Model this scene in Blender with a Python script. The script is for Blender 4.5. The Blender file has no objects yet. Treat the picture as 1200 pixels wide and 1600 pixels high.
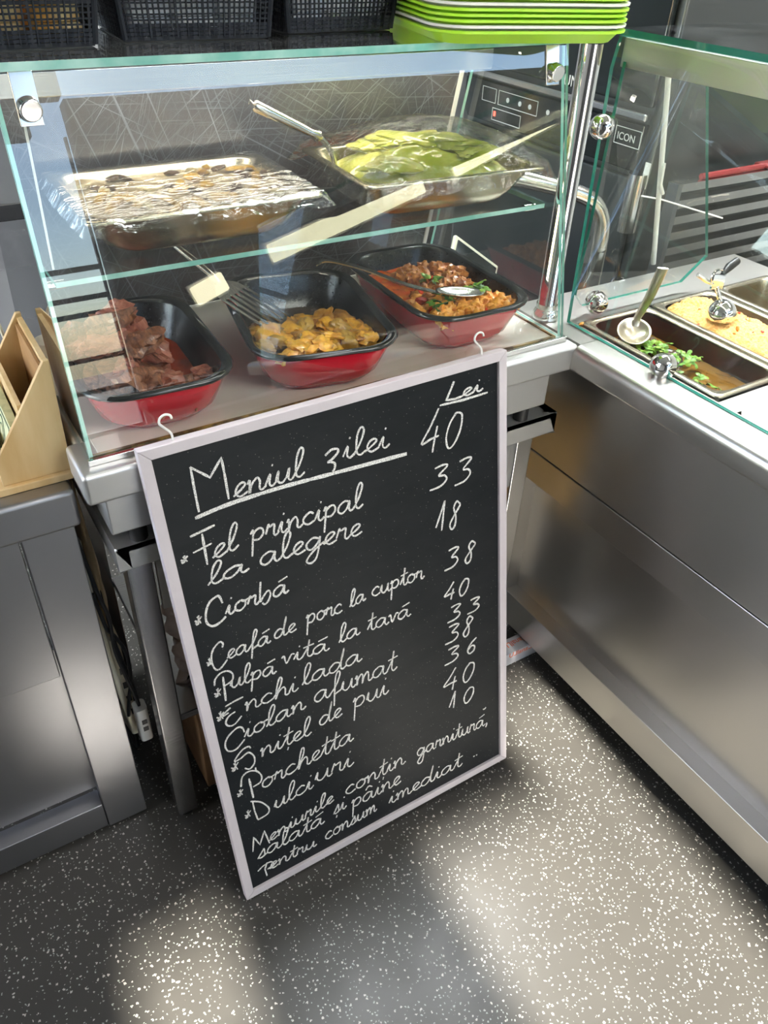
import bpy, bmesh, math, random
from mathutils import Vector, Matrix, noise as mnoise
random.seed(7)
R = math.radians
SC = bpy.context.scene
COL = SC.collection

# ------------------------------------------------------------------ camera
cam_d = bpy.data.cameras.new('camera'); cam = bpy.data.objects.new('camera', cam_d); COL.objects.link(cam)
cam_d.sensor_fit = 'AUTO'; cam_d.sensor_width = 36.0; cam_d.lens = 1242.0 * 36.0 / 1600.0
cam_d.clip_start = 0.02
cam.matrix_world = (Matrix.Translation((0, 0, 1.5)) @ Matrix.Rotation(-0.57639724, 4, 'Z')
                    @ Matrix.Rotation(0.91602692, 4, 'X') @ Matrix.Rotation(0.04681443, 4, 'Z'))
SC.camera = cam
# ------------------------------------------------------------------ sky, sun, exposure
w = bpy.data.worlds.new('sky'); SC.world = w; w.use_nodes = True
nt = w.node_tree; bg = nt.nodes['Background']
sky = nt.nodes.new('ShaderNodeTexSky'); sky.sky_type = 'NISHITA'; sky.sun_disc = False
sky.sun_elevation = R(35); sky.sun_rotation = R(270); sky.dust_density = 0.6
nt.links.new(sky.outputs[0], bg.inputs[0]); bg.inputs[1].default_value = 0.85
sun_d = bpy.data.lights.new('sun', 'SUN'); sun_d.energy = 30.0; sun_d.angle = R(1.6); sun_d.color = (1.0, .93, .82)
sun = bpy.data.objects.new('sun', sun_d); COL.objects.link(sun)
sun.rotation_euler = Vector((.04, .82, -.57)).to_track_quat('-Z', 'Y').to_euler()
vs = SC.view_settings
vs.view_transform = 'Standard'; vs.look = 'None'; vs.gamma = 1.0; vs.use_curve_mapping = False
vs.exposure = 0.82
SC.cycles.max_bounces = 10; SC.cycles.transparent_max_bounces = 24; SC.cycles.glossy_bounces = 6
SC.cycles.sample_clamp_indirect = 6.0; SC.cycles.blur_glossy = 0.5
SC.cycles.use_denoising = True

# ------------------------------------------------------------------ mesh builder
class MB:
    def __init__(s): s.v = []; s.f = []; s.sm = []; s.mi = []
    def add(s, vs_, fs, M=None, smooth=False, mi=0):
        n = len(s.v)
        for p in vs_:
            p = Vector(p); s.v.append(tuple(M @ p) if M else tuple(p))
        for f in fs: s.f.append(tuple(n + i for i in f)); s.sm.append(smooth); s.mi.append(mi)
        return s
    def box(s, x0, x1, y0, y1, z0, z1, M=None, mi=0):
        return s.add([(x0,y0,z0),(x1,y0,z0),(x1,y1,z0),(x0,y1,z0),(x0,y0,z1),(x1,y0,z1),(x1,y1,z1),(x0,y1,z1)],
                     [(0,3,2,1),(4,5,6,7),(0,1,5,4),(1,2,6,5),(2,3,7,6),(3,0,4,7)], M, False, mi)
    def prism(s, poly, axis, a, b, M=None, mi=0, mi_side=None):
        # poly: 2-D points; axis: extrusion axis, a..b
        def P(p, t): return {'x': (t, p[0], p[1]), 'y': (p[0], t, p[1]), 'z': (p[0], p[1], t)}[axis]
        n = len(poly)
        v = [P(p, a) for p in poly] + [P(p, b) for p in poly]
        s.add(v, [tuple(range(n)), tuple(range(2*n-1, n-1, -1))], M, False, mi)
        s.add(v, [(i, (i+1) % n, n+(i+1) % n, n+i) for i in range(n)], M, False, mi if mi_side is None else mi_side)
        return s
    def hexa(s, front, offs, mi=0, mi_side=None):
        # any planar polygon (3-D points) given thickness along offs
        n = len(front); o = Vector(offs)
        v = [Vector(p) for p in front] + [Vector(p) + o for p in front]
        s.add(v, [tuple(range(n)), tuple(range(2*n-1, n-1, -1))], None, False, mi)
        s.add(v, [(i, (i+1) % n, n+(i+1) % n, n+i) for i in range(n)], None, False, mi if mi_side is None else mi_side)
        return s
    def tube(s, pts, r, seg=10, M=None, cap=True):
        P = [Vector(p) for p in pts]; n = len(P)
        rs = r if isinstance(r, (list, tuple)) else [r]*n
        t0 = (P[1]-P[0]).normalized(); up = Vector((0,0,1)) if abs(t0.z) < .9 else Vector((1,0,0))
        a = t0.cross(up).normalized(); rings = []
        for i in range(n):
            t = (P[min(i+1,n-1)]-P[max(i-1,0)]).normalized()
            a = (a - t*a.dot(t)).normalized(); b = t.cross(a)
            rings.append([P[i] + (a*math.cos(2*math.pi*k/seg) + b*math.sin(2*math.pi*k/seg))*rs[i] for k in range(seg)])
        return s.loft(rings, M, cap, cap)
    def loft(s, rings, M=None, cap0=False, cap1=False, smooth=True, mi=0):
        k = len(rings[0]); v = [p for r_ in rings for p in r_]; f = []
        for i in range(len(rings)-1):
            for j in range(k): f.append((i*k+j, i*k+(j+1) % k, (i+1)*k+(j+1) % k, (i+1)*k+j))
        s.add(v, f, M, smooth, mi)
        if cap0: s.add(rings[0], [tuple(range(k-1, -1, -1))], M, False, mi)
        if cap1: s.add(rings[-1], [tuple(range(k))], M, False, mi)
        return s
    def cyl(s, p0, p1, r, seg=16, M=None): return s.tube([p0, p1], r, seg, M)
    def lathe(s, prof, seg=24, M=None, cap0=False, cap1=False):
        return s.loft([[(r*math.cos(2*math.pi*k/seg), r*math.sin(2*math.pi*k/seg), z) for k in range(seg)] for r, z in prof], M, cap0, cap1)
    def grid(s, nx, ny, fn, M=None, smooth=True):
        v = [fn(i/(nx-1), j/(ny-1)) for j in range(ny) for i in range(nx)]
        return s.add(v, [(j*nx+i, j*nx+i+1, (j+1)*nx+i+1, (j+1)*nx+i) for j in range(ny-1) for i in range(nx-1)], M, smooth)
    def blob(s, sx, sy, sz, amp=.25, fr=1.6, seed=0, sub=3, M=None, ridg=0.0):
        bm = bmesh.new(); bmesh.ops.create_icosphere(bm, subdivisions=sub, radius=1.0)
        o = Vector((seed*3.71, seed*1.93, seed*5.17)); v = []
        for q in bm.verts:
            p = q.co; d = mnoise.noise(p*fr+o)*amp + mnoise.noise(p*fr*2.7+o)*amp*.5 + mnoise.noise(p*fr*6+o)*amp*.22
            if ridg: d += ridg*math.sin(p.y*14 + 3*mnoise.noise(p*2+o))
            p = p*(1+d); v.append((p.x*sx, p.y*sy, p.z*sz))
        f = [tuple(x.index for x in q.verts) for q in bm.faces]; bm.free()
        return s.add(v, f, M, True)
    def build(s, name, mats, parent=None, bevel=0, bseg=2, ang=40, world=False):
        me = bpy.data.meshes.new(name)
        V = s.v
        if world and parent is not None:
            L = parent.location.copy(); q = parent.parent
            while q is not None: L += q.location; q = q.parent
            V = [tuple(Vector(p)-L) for p in V]
        me.from_pydata(V, [], s.f); 
        for m in (mats if isinstance(mats, (list, tuple)) else [mats]): me.materials.append(m)
        for p, a, m in zip(me.polygons, s.sm, s.mi): p.use_smooth = a; p.material_index = m
        bm = bmesh.new(); bm.from_mesh(me); bmesh.ops.remove_doubles(bm, verts=bm.verts, dist=1e-6)
        bmesh.ops.recalc_face_normals(bm, faces=bm.faces); bm.to_mesh(me); bm.free()
        o = bpy.data.objects.new(name, me); COL.objects.link(o)
        if any(s.sm): me.set_sharp_from_angle(angle=R(ang))
        if bevel:
            b = o.modifiers.new('bevel', 'BEVEL'); b.width = bevel; b.segments = bseg; b.limit_method = 'ANGLE'; b.angle_limit = R(35)
            b.harden_normals = True
            for p in me.polygons: p.use_smooth = True
            me.set_sharp_from_angle(angle=R(ang))
        if parent is not None: o.parent = parent
        return o

def thing(name, label, cat, loc=(0,0,0), rz=0.0, group=None):
    o = bpy.data.objects.new(name, None); COL.objects.link(o); o.empty_display_size = .05
    o.location = loc; o.rotation_euler = (0, 0, rz); return tag(o, label, cat, group)
def tag(o, label, cat, group=None, kind=None):
    o['label'] = label; o['category'] = cat
    if group: o['group'] = group
    if kind: o['kind'] = kind
    return o
def structure(o): o['kind'] = 'structure'; return o
def copy_tree(o, parent=None):
    c = o.copy(); COL.objects.link(c)
    if parent is not None: c.parent = parent
    for ch in list(o.children): copy_tree(ch, c)
    return c
def rrect(wd, ln, r, z, n=6):
    out = []
    for cx, cy, a0 in ((wd/2-r, ln/2-r, 0), (-wd/2+r, ln/2-r, 90), (-wd/2+r, -ln/2+r, 180), (wd/2-r, -ln/2+r, 270)):
        for k in range(n+1):
            a = R(a0 + 90*k/n); out.append((cx+r*math.cos(a), cy+r*math.sin(a), z))
    return out
def spline(pts, k=6):
    P = [Vector(p) for p in pts]
    if len(P) < 3: return P
    out = []
    for i in range(len(P)-1):
        p0 = P[max(i-1,0)]; p1 = P[i]; p2 = P[i+1]; p3 = P[min(i+2,len(P)-1)]
        for j in range(k):
            t = j/k; out.append(.5*((2*p1)+(p2-p0)*t+(2*p0-5*p1+4*p2-p3)*t*t+(3*p1-p0-3*p2+p3)*t**3))
    out.append(P[-1]); return out

# ------------------------------------------------------------------ materials
MAT = {}
def mat(name, col, rough=.5, metal=0.0, spec=.5, noise=None, bump=None, coat=0, sheen=0, trans=0, ior=1.45, alpha=None, scale=(1,1,1), emit=None, sss=0):
    """noise: (scale, colour2, lo, hi[, detail]); bump: (scale, strength[, detail])"""
    m = bpy.data.materials.new(name); m.use_nodes = True; t = m.node_tree; b = t.nodes['Principled BSDF']
    b.inputs['Base Color'].default_value = (*col, 1); b.inputs['Roughness'].default_value = rough
    b.inputs['Metallic'].default_value = metal; b.inputs['Specular IOR Level'].default_value = spec; b.inputs['IOR'].default_value = ior
    if coat: b.inputs['Coat Weight'].default_value = coat; b.inputs['Coat Roughness'].default_value = .06
    if trans: b.inputs['Transmission Weight'].default_value = trans
    if sss: b.inputs['Subsurface Weight'].default_value = sss; b.inputs['Subsurface Scale'].default_value = .004
    if emit: b.inputs['Emission Color'].default_value = (*emit[0], 1); b.inputs['Emission Strength'].default_value = emit[1]
    if noise or bump:
        tc = t.nodes.new('ShaderNodeTexCoord'); mp = t.nodes.new('ShaderNodeMapping'); mp.inputs['Scale'].default_value = scale
        t.links.new(tc.outputs['Object'], mp.inputs[0])
    if noise:
        n = t.nodes.new('ShaderNodeTexNoise'); n.inputs['Scale'].default_value = noise[0]; n.inputs['Detail'].default_value = noise[4] if len(noise) > 4 else 4
        t.links.new(mp.outputs[0], n.inputs['Vector'])
        r = t.nodes.new('ShaderNodeValToRGB'); r.color_ramp.elements[0].position = noise[2]; r.color_ramp.elements[1].position = noise[3]
        r.color_ramp.elements[0].color = (*col, 1); r.color_ramp.elements[1].color = (*noise[1], 1)
        t.links.new(n.outputs['Fac'], r.inputs[0]); t.links.new(r.outputs[0], b.inputs['Base Color'])
    if bump:
        n2 = t.nodes.new('ShaderNodeTexNoise'); n2.inputs['Scale'].default_value = bump[0]; n2.inputs['Detail'].default_value = bump[2] if len(bump) > 2 else 3
        t.links.new(mp.outputs[0], n2.inputs['Vector'])
        bp = t.nodes.new('ShaderNodeBump'); bp.inputs['Strength'].default_value = bump[1]; bp.inputs['Distance'].default_value = .002
        t.links.new(n2.outputs['Fac'], bp.inputs['Height']); t.links.new(bp.outputs[0], b.inputs['Normal'])
    MAT[name] = m; return m
def brushed(name, col, rough, scale, strength=.06):
    m = mat(name, col, rough, 1.0, bump=(1.0, strength, 2), scale=scale)
    t = m.node_tree; b = t.nodes['Principled BSDF']
    tc = t.nodes.new('ShaderNodeTexCoord'); n = t.nodes.new('ShaderNodeTexNoise'); n.inputs['Scale'].default_value = 3; n.inputs['Detail'].default_value = 1
    t.links.new(tc.outputs['Object'], n.inputs['Vector'])
    mr = t.nodes.new('ShaderNodeMapRange'); mr.inputs[3].default_value = rough*.9; mr.inputs[4].default_value = rough*1.12
    t.links.new(n.outputs['Fac'], mr.inputs[0]); t.links.new(mr.outputs[0], b.inputs['Roughness'])
    return m
steel_y = brushed('brushed_steel_along_counter', (.60,.58,.55), .32, (300, 3, 300), .10)
steel_x = brushed('brushed_steel_across', (.58,.58,.58), .24, (3, 300, 300), .08)
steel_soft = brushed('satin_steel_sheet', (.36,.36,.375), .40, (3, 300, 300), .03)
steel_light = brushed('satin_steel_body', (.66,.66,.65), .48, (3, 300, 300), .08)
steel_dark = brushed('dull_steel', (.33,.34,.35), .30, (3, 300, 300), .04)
steel = mat('smooth_steel', (.62,.61,.59), .20, 1.0)
chrome = mat('polished_chrome', (.82,.82,.82), .05, 1.0)
pan_steel = mat('pan_steel', (.52,.47,.37), .27, 1.0, bump=(30, .02))
black_plastic = mat('black_plastic', (.012,.012,.013), .4)
white_plastic = mat('white_plastic', (.75,.74,.70), .4)
cream_plastic = mat('cream_plastic', (.72,.66,.50), .4)
rubber = mat('black_rubber', (.01,.01,.01), .6)

def floor_material():
    m = bpy.data.materials.new('speckled_vinyl'); m.use_nodes = True; t = m.node_tree; b = t.nodes['Principled BSDF']
    tc = t.nodes.new('ShaderNodeTexCoord'); cols = None
    base = t.nodes.new('ShaderNodeTexNoise'); base.inputs['Scale'].default_value = 3; base.inputs['Detail'].default_value = 6
    t.links.new(tc.outputs['Object'], base.inputs['Vector'])
    rmp = t.nodes.new('ShaderNodeValToRGB'); rmp.color_ramp.elements[0].color = (.034,.033,.030,1); rmp.color_ramp.elements[1].color = (.052,.050,.045,1)
    t.links.new(base.outputs['Fac'], rmp.inputs[0]); cur = rmp.outputs[0]
    for sc, thr, keep, c in ((100, .20, .42, (.42,.40,.36)), (165, .24, .60, (.30,.33,.29)), (80, .13, .8, (.22,.22,.20))):
        v = t.nodes.new('ShaderNodeTexVoronoi'); v.inputs['Scale'].default_value = sc
        nz = t.nodes.new('ShaderNodeTexNoise'); nz.inputs['Scale'].default_value = 260
        t.links.new(tc.outputs['Object'], nz.inputs['Vector'])
        vm = t.nodes.new('ShaderNodeVectorMath'); vm.operation = 'MULTIPLY_ADD'; vm.inputs[1].default_value = (.006,)*3
        t.links.new(nz.outputs['Color'], vm.inputs[0]); t.links.new(tc.outputs['Object'], vm.inputs[2]); t.links.new(vm.outputs[0], v.inputs['Vector'])
        lt = t.nodes.new('ShaderNodeMath'); lt.operation = 'LESS_THAN'; lt.inputs[1].default_value = thr; t.links.new(v.outputs['Distance'], lt.inputs[0])
        sp = t.nodes.new('ShaderNodeSeparateColor'); t.links.new(v.outputs['Color'], sp.inputs[0])
        gt = t.nodes.new('ShaderNodeMath'); gt.operation = 'GREATER_THAN'; gt.inputs[1].default_value = keep; t.links.new(sp.outputs[0], gt.inputs[0])
        ml = t.nodes.new('ShaderNodeMath'); ml.operation = 'MULTIPLY'; t.links.new(lt.outputs[0], ml.inputs[0]); t.links.new(gt.outputs[0], ml.inputs[1])
        mx = t.nodes.new('ShaderNodeMixRGB'); mx.inputs[2].default_value = (*c, 1); t.links.new(ml.outputs[0], mx.inputs[0]); t.links.new(cur, mx.inputs[1]); cur = mx.outputs[0]
    t.links.new(cur, b.inputs['Base Color'])
    b.inputs['Roughness'].default_value = .34; b.inputs['Specular IOR Level'].default_value = .4
    sn = t.nodes.new('ShaderNodeTexNoise'); sn.inputs['Scale'].default_value = 14; sn.inputs['Detail'].default_value = 8
    t.links.new(tc.outputs['Object'], sn.inputs['Vector'])
    mr = t.nodes.new('ShaderNodeMapRange'); mr.inputs[3].default_value = .26; mr.inputs[4].default_value = .42
    t.links.new(sn.outputs['Fac'], mr.inputs[0]); t.links.new(mr.outputs[0], b.inputs['Roughness'])
    return m
def pane_material(name, tint, strength=1.9, scratches=False, smear=0.0):
    """clear pane: straight-through transmission with a mirror reflection that grows towards grazing angles"""
    m = bpy.data.materials.new(name); m.use_nodes = True; t = m.node_tree
    for n in list(t.nodes): t.nodes.remove(n)
    out = t.nodes.new('ShaderNodeOutputMaterial'); tr = t.nodes.new('ShaderNodeBsdfTransparent'); gl = t.nodes.new('ShaderNodeBsdfGlossy')
    tr.inputs[0].default_value = (*tint, 1); gl.inputs['Roughness'].default_value = .0
    fr = t.nodes.new('ShaderNodeFresnel'); fr.inputs['IOR'].default_value = 1.5
    ge = t.nodes.new('ShaderNodeNewGeometry'); inv = t.nodes.new('ShaderNodeMath'); inv.operation = 'SUBTRACT'; inv.inputs[0].default_value = 1
    t.links.new(ge.outputs['Backfacing'], inv.inputs[1])
    mu = t.nodes.new('ShaderNodeMath'); mu.operation = 'MULTIPLY'; t.links.new(fr.outputs[0], mu.inputs[0]); t.links.new(inv.outputs[0], mu.inputs[1])
    mu2 = t.nodes.new('ShaderNodeMath'); mu2.operation = 'MULTIPLY'; mu2.use_clamp = True; mu2.inputs[1].default_value = strength; t.links.new(mu.outputs[0], mu2.inputs[0])
    mx = t.nodes.new('ShaderNodeMixShader'); t.links.new(mu2.outputs[0], mx.inputs[0]); t.links.new(tr.outputs[0], mx.inputs[1]); t.links.new(gl.outputs[0], mx.inputs[2])
    last = mx.outputs[0]
    if smear:
        tc = t.nodes.new('ShaderNodeTexCoord'); mp = t.nodes.new('ShaderNodeMapping'); mp.inputs['Scale'].default_value = (1, 1, .4); t.links.new(tc.outputs['Object'], mp.inputs[0])
        n = t.nodes.new('ShaderNodeTexNoise'); n.inputs['Scale'].default_value = 9; n.inputs['Detail'].default_value = 9; n.inputs['Roughness'].default_value = .7; t.links.new(mp.outputs[0], n.inputs['Vector'])
        mr = t.nodes.new('ShaderNodeMapRange'); mr.inputs[1].default_value = .45; mr.inputs[2].default_value = .8; mr.inputs[3].default_value = 0; mr.inputs[4].default_value = smear
        t.links.new(n.outputs['Fac'], mr.inputs[0])
        df = t.nodes.new('ShaderNodeBsdfDiffuse'); df.inputs[0].default_value = (.8,.82,.82,1)
        m2 = t.nodes.new('ShaderNodeMixShader'); t.links.new(mr.outputs[0], m2.inputs[0]); t.links.new(last, m2.inputs[1]); t.links.new(df.outputs[0], m2.inputs[2]); last = m2.outputs[0]
    t.links.new(last, out.inputs[0]); return m
glass = pane_material('clear_glass', (.965,.985,.975), smear=.025)
glass_edge = mat('green_glass_edge', (.20,.50,.42), .12, 0, .8, coat=.5, noise=(18, (.45,.72,.64), .4, .7))
glass_edge_dark = mat('dark_green_glass_edge', (.015,.16,.12), .1, 0, .8, coat=.5)
GL = [glass, glass_edge]
GLD = [glass, glass_edge_dark]

def scratched():
    m = bpy.data.materials.new('scratched_back_panel'); m.use_nodes = True; t = m.node_tree; b = t.nodes['Principled BSDF']
    tc = t.nodes.new('ShaderNodeTexCoord'); cur = None
    for sc, rot in (((.5, 1, .006), .5), ((.4, 1, .005), -.7), ((.6, 1, .007), 1.2), ((.3, 1, .004), -1.3), ((.4, 1, .005), .05), ((.25, 1, .004), 2.2)):
        mp = t.nodes.new('ShaderNodeMapping'); mp.vector_type = 'TEXTURE'; mp.inputs['Scale'].default_value = sc; mp.inputs['Rotation'].default_value = (0, rot, 0); mp.inputs['Location'].default_value = (rot, 0, rot*2)
        t.links.new(tc.outputs['Object'], mp.inputs[0])
        n = t.nodes.new('ShaderNodeTexNoise'); n.inputs['Scale'].default_value = 2.2; n.inputs['Detail'].default_value = 3; t.links.new(mp.outputs[0], n.inputs['Vector'])
        r = t.nodes.new('ShaderNodeMapRange'); r.inputs[1].default_value = .62; r.inputs[2].default_value = .80; t.links.new(n.outputs['Fac'], r.inputs[0])
        if cur is None: cur = r.outputs[0]
        else:
            a = t.nodes.new('ShaderNodeMath'); a.operation = 'MAXIMUM'; t.links.new(cur, a.inputs[0]); t.links.new(r.outputs[0], a.inputs[1]); cur = a.outputs[0]
    mx = t.nodes.new('ShaderNodeMixRGB'); mx.inputs[1].default_value = (.050,.052,.058,1); mx.inputs[2].default_value = (.17,.185,.215,1)
    t.links.new(cur, mx.inputs[0]); t.links.new(mx.outputs[0], b.inputs['Base Color'])
    b.inputs['Roughness'].default_value = .22; b.inputs['Specular IOR Level'].default_value = .7
    return m
scratch_m = scratched()
def film_material():
    m = bpy.data.materials.new('cling_film'); m.use_nodes = True; t = m.node_tree
    for n in list(t.nodes): t.nodes.remove(n)
    out = t.nodes.new('ShaderNodeOutputMaterial'); tr = t.nodes.new('ShaderNodeBsdfTransparent'); gl = t.nodes.new('ShaderNodeBsdfGlossy')
    tr.inputs[0].default_value = (.97,.97,.95,1); gl.inputs['Roughness'].default_value = .13
    tc = t.nodes.new('ShaderNodeTexCoord'); mp = t.nodes.new('ShaderNodeMapping'); mp.inputs['Scale'].default_value = (1, 2.6, 1); mp.inputs['Rotation'].default_value = (0, 0, .5); t.links.new(tc.outputs['Object'], mp.inputs[0])
    n = t.nodes.new('ShaderNodeTexNoise'); n.inputs['Scale'].default_value = 26; n.inputs['Detail'].default_value = 5; n.inputs['Distortion'].default_value = 1.2; t.links.new(mp.outputs[0], n.inputs['Vector'])
    bp = t.nodes.new('ShaderNodeBump'); bp.inputs['Strength'].default_value = .7; bp.inputs['Distance'].default_value = .007; t.links.new(n.outputs['Fac'], bp.inputs['Height'])
    t.links.new(bp.outputs[0], gl.inputs['Normal'])
    lw = t.nodes.new('ShaderNodeLayerWeight'); lw.inputs[0].default_value = .32; t.links.new(bp.outputs[0], lw.inputs['Normal'])
    mr = t.nodes.new('ShaderNodeMapRange'); mr.inputs[3].default_value = .025; mr.inputs[4].default_value = .50; t.links.new(lw.outputs['Fresnel'], mr.inputs[0])
    mx = t.nodes.new('ShaderNodeMixShader'); t.links.new(mr.outputs[0], mx.inputs[0]); t.links.new(tr.outputs[0], mx.inputs[1]); t.links.new(gl.outputs[0], mx.inputs[2])
    t.links.new(mx.outputs[0], out.inputs[0]); return m
film = film_material()
def chalk_material():
    m = bpy.data.materials.new('white_chalk'); m.use_nodes = True; t = m.node_tree; b = t.nodes['Principled BSDF']
    b.inputs['Base Color'].default_value = (.80,.79,.76,1); b.inputs['Roughness'].default_value = .95; b.inputs['Specular IOR Level'].default_value = .1
    tc = t.nodes.new('ShaderNodeTexCoord'); n = t.nodes.new('ShaderNodeTexNoise'); n.inputs['Scale'].default_value = 700; n.inputs['Detail'].default_value = 2; t.links.new(tc.outputs['Object'], n.inputs['Vector'])
    r = t.nodes.new('ShaderNodeMapRange'); r.inputs[1].default_value = .36; r.inputs[2].default_value = .52; r.inputs[3].default_value = .25; t.links.new(n.outputs['Fac'], r.inputs[0])
    t.links.new(r.outputs[0], b.inputs['Alpha']); return m
chalk = chalk_material()
def board_material():
    m = bpy.data.materials.new('chalkboard_slate'); m.use_nodes = True; t = m.node_tree; b = t.nodes['Principled BSDF']
    tc = t.nodes.new('ShaderNodeTexCoord'); mp = t.nodes.new('ShaderNodeMapping'); mp.inputs['Scale'].default_value = (1, 1, 2.5); mp.inputs['Rotation'].default_value = (0, .5, 0); t.links.new(tc.outputs['Object'], mp.inputs[0])
    n = t.nodes.new('ShaderNodeTexNoise'); n.inputs['Scale'].default_value = 7; n.inputs['Detail'].default_value = 7; n.inputs['Roughness'].default_value = .65; t.links.new(mp.outputs[0], n.inputs['Vector'])
    r = t.nodes.new('ShaderNodeValToRGB'); r.color_ramp.elements[0].position = .35; r.color_ramp.elements[1].position = .75
    r.color_ramp.elements[0].color = (.006,.008,.010,1); r.color_ramp.elements[1].color = (.014,.016,.018,1); t.links.new(n.outputs['Fac'], r.inputs[0])
    v = t.nodes.new('ShaderNodeTexVoronoi'); v.inputs['Scale'].default_value = 190; t.links.new(tc.outputs['Object'], v.inputs['Vector'])
    lt = t.nodes.new('ShaderNodeMath'); lt.operation = 'LESS_THAN'; lt.inputs[1].default_value = .13; t.links.new(v.outputs['Distance'], lt.inputs[0])
    sp = t.nodes.new('ShaderNodeSeparateColor'); t.links.new(v.outputs['Color'], sp.inputs[0])
    gt = t.nodes.new('ShaderNodeMath'); gt.operation = 'GREATER_THAN'; gt.inputs[1].default_value = .72; t.links.new(sp.outputs[0], gt.inputs[0])
    ml = t.nodes.new('ShaderNodeMath'); ml.operation = 'MULTIPLY'; t.links.new(lt.outputs[0], ml.inputs[0]); t.links.new(gt.outputs[0], ml.inputs[1])
    mx = t.nodes.new('ShaderNodeMixRGB'); mx.inputs[2].default_value = (.16,.16,.15,1); t.links.new(ml.outputs[0], mx.inputs[0]); t.links.new(r.outputs[0], mx.inputs[1])
    t.links.new(mx.outputs[0], b.inputs['Base Color']); b.inputs['Roughness'].default_value = .42; b.inputs['Specular IOR Level'].default_value = .25; return m
slate = board_material()
# ================================================================== SETTING
floor_m = floor_material()
wall_dark = mat('dark_wall_paint', (.09,.09,.095), .7, bump=(40, .05))
wall_grey = mat('grey_wall_panel', (.42,.42,.41), .5, bump=(30, .04))
ceil_m = mat('ceiling_paint', (.55,.55,.54), .8, bump=(30, .05))
structure(MB().box(-2, 4.2, -2.2, 3.9, -.05, 0).build('floor', floor_m))
structure(MB().box(-30, 30, -40, -2.2, -.12, -.03).build('trim_0', mat('street_paving', (.045,.045,.05), .85, noise=(3, (.035,.035,.04), .4, .7))))
b = MB()
for z in (.62, .84, 1.0, 1.22, 1.30, 1.44): b.box(.40, .885, -2.30, -2.27, z-.012, z+.012)
for x in (.40, .877): b.box(x, x+.012, -2.30, -2.27, 0, 2.05)
structure(b.build('door_1', mat('door_frame_grey', (.20,.22,.25), .5)))
b = MB()                                            # unseen shop front; gaps, post and high transom shaped to place sunlight
b.box(-2, -.16, -2.32, -2.2, 0, 2.9)
b.box(-.16, .02, -2.32, -2.2, 2.12, 2.9); b.box(-.16, .02, -2.32, -2.2, 0, 1.88); b.box(.02, .40, -2.32, -2.2, 0, 2.9)
b.box(.40, .72, -2.32, -2.2, 2.05, 2.9); b.box(.72, .905, -2.32, -2.2, 2.22, 2.9); b.box(.905, 4.2, -2.32, -2.2, 0, 2.2); b.box(.905, 4.2, -2.32, -2.2, 2.74, 2.9)
structure(b.build('wall_front', wall_dark))
b = MB()                                            # left wall with a wide window
b.box(-2.1, -2, -2.2, .75, 0, 2.9); b.box(-2.1, -2, .75, 1.9, 0, .95); b.box(-2.1, -2, 1.9, 3.7, 0, 1.42); b.box(-2.1, -2, .75, 3.7, 2.45, 2.9); b.box(-2.1, -2, 3.7, 3.9, 0, 2.9)
structure(b.build('wall_left', wall_grey))
b = MB()
for k in range(13): b.box(-2.09, -2.03, .75+k*.2458-.014, .75+k*.2458+.014, .95 if k < 5 else 1.42, 2.45)
b.box(-2.09, -2.03, .75, 3.7, 1.68, 1.72)
structure(b.build('window_1', mat('window_frame_white', (.7,.7,.7), .4)))
structure(MB().box(-2.1, 4.2, 3.9, 4.0, 0, 2.9).build('wall_back', mat('back_wall_tile', (.22,.22,.225), .35, noise=(6, (.28,.28,.28), .4, .6))))
structure(MB().box(4.2, 4.3, -2.3, 3.9, 0, 2.9).build('wall_right', wall_grey))
structure(MB().box(-2.1, 4.3, -2.32, 4.0, 2.9, 3.0).build('ceiling', ceil_m))
lamp_m = mat('fill_lamp_diffuser', (.9,.9,.88), .5, emit=((1.0,.96,.9), 14.0))
strip2_m = mat('counter_fill_strip', (.9,.88,.8), .5, emit=((1.0,.91,.78), 5.0))
kit_m = mat('kitchen_fill_diffuser', (.9,.9,.88), .5, emit=((.95,.98,1.0), 42.0))
strip_m = mat('case_fill_strip', (.9,.88,.8), .5, emit=((1.0,.91,.78), 19.0))
bar_m = mat('warm_bar_lamp_diffuser', (.9,.88,.7), .5, emit=((1.0,.93,.62), 8.0))
for (x, y, sx, sy, nm) in ((1.35, -1.25, 1.7, .7, 'over the aisle near the shop front'), (1.9, 1.60, 2.2, .5, 'over the kitchen passage'), (2.7, .4, .3, 1.2, 'over the right counter')):  # lamps added out of view to brighten pans, counters and kitchen
    t = thing('ceiling_fill_lamp', 'added white rectangular fill lamp, out of view ' + nm, 'lamp', (x, y, 2.84))
    MB().box(-sx/2, sx/2, -sy/2, sy/2, 0, .06).build('housing', white_plastic, t)
    MB().box(-sx/2+.03, sx/2-.03, -sy/2+.03, sy/2-.03, -.008, 0).build('diffuser', kit_m if 'kitchen' in nm else lamp_m, t)
# slanted row of bar lamps on the front wall, seen mirrored in the case glass
def bar_lamp(a, b_, nm):
    A = Vector((a[0], -2.17, a[1])); B = Vector((b_[0], -2.17, b_[1])); d = (B-A).normalized(); n = Vector((-d.z, 0, d.x))
    t = thing('bar_lamp', nm, 'lamp', A, 0, 'bar lamps on the front wall')
    L = (B-A).length; M = Matrix(((d.x, 0, n.x, 0), (0, 1, 0, 0), (d.z, 0, n.z, 0), (0, 0, 0, 1)))
    MB().box(0, L, -.03, 0.0, -.065, .065, M).build('housing', white_plastic, t, .01)
    MB().box(.01, L-.01, -.05, -.0, -.05, .05, M @ Matrix.Translation((0, .05, 0))).build('diffuser', bar_m, t, .012)
bar_lamp((3.03, 1.66), (4.12, 1.97), 'slanted warm bar lamp highest on the front wall')
bar_lamp((1.74, 1.35), (2.80, 1.60), 'slanted warm bar lamp in the middle of the front wall row')
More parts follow.
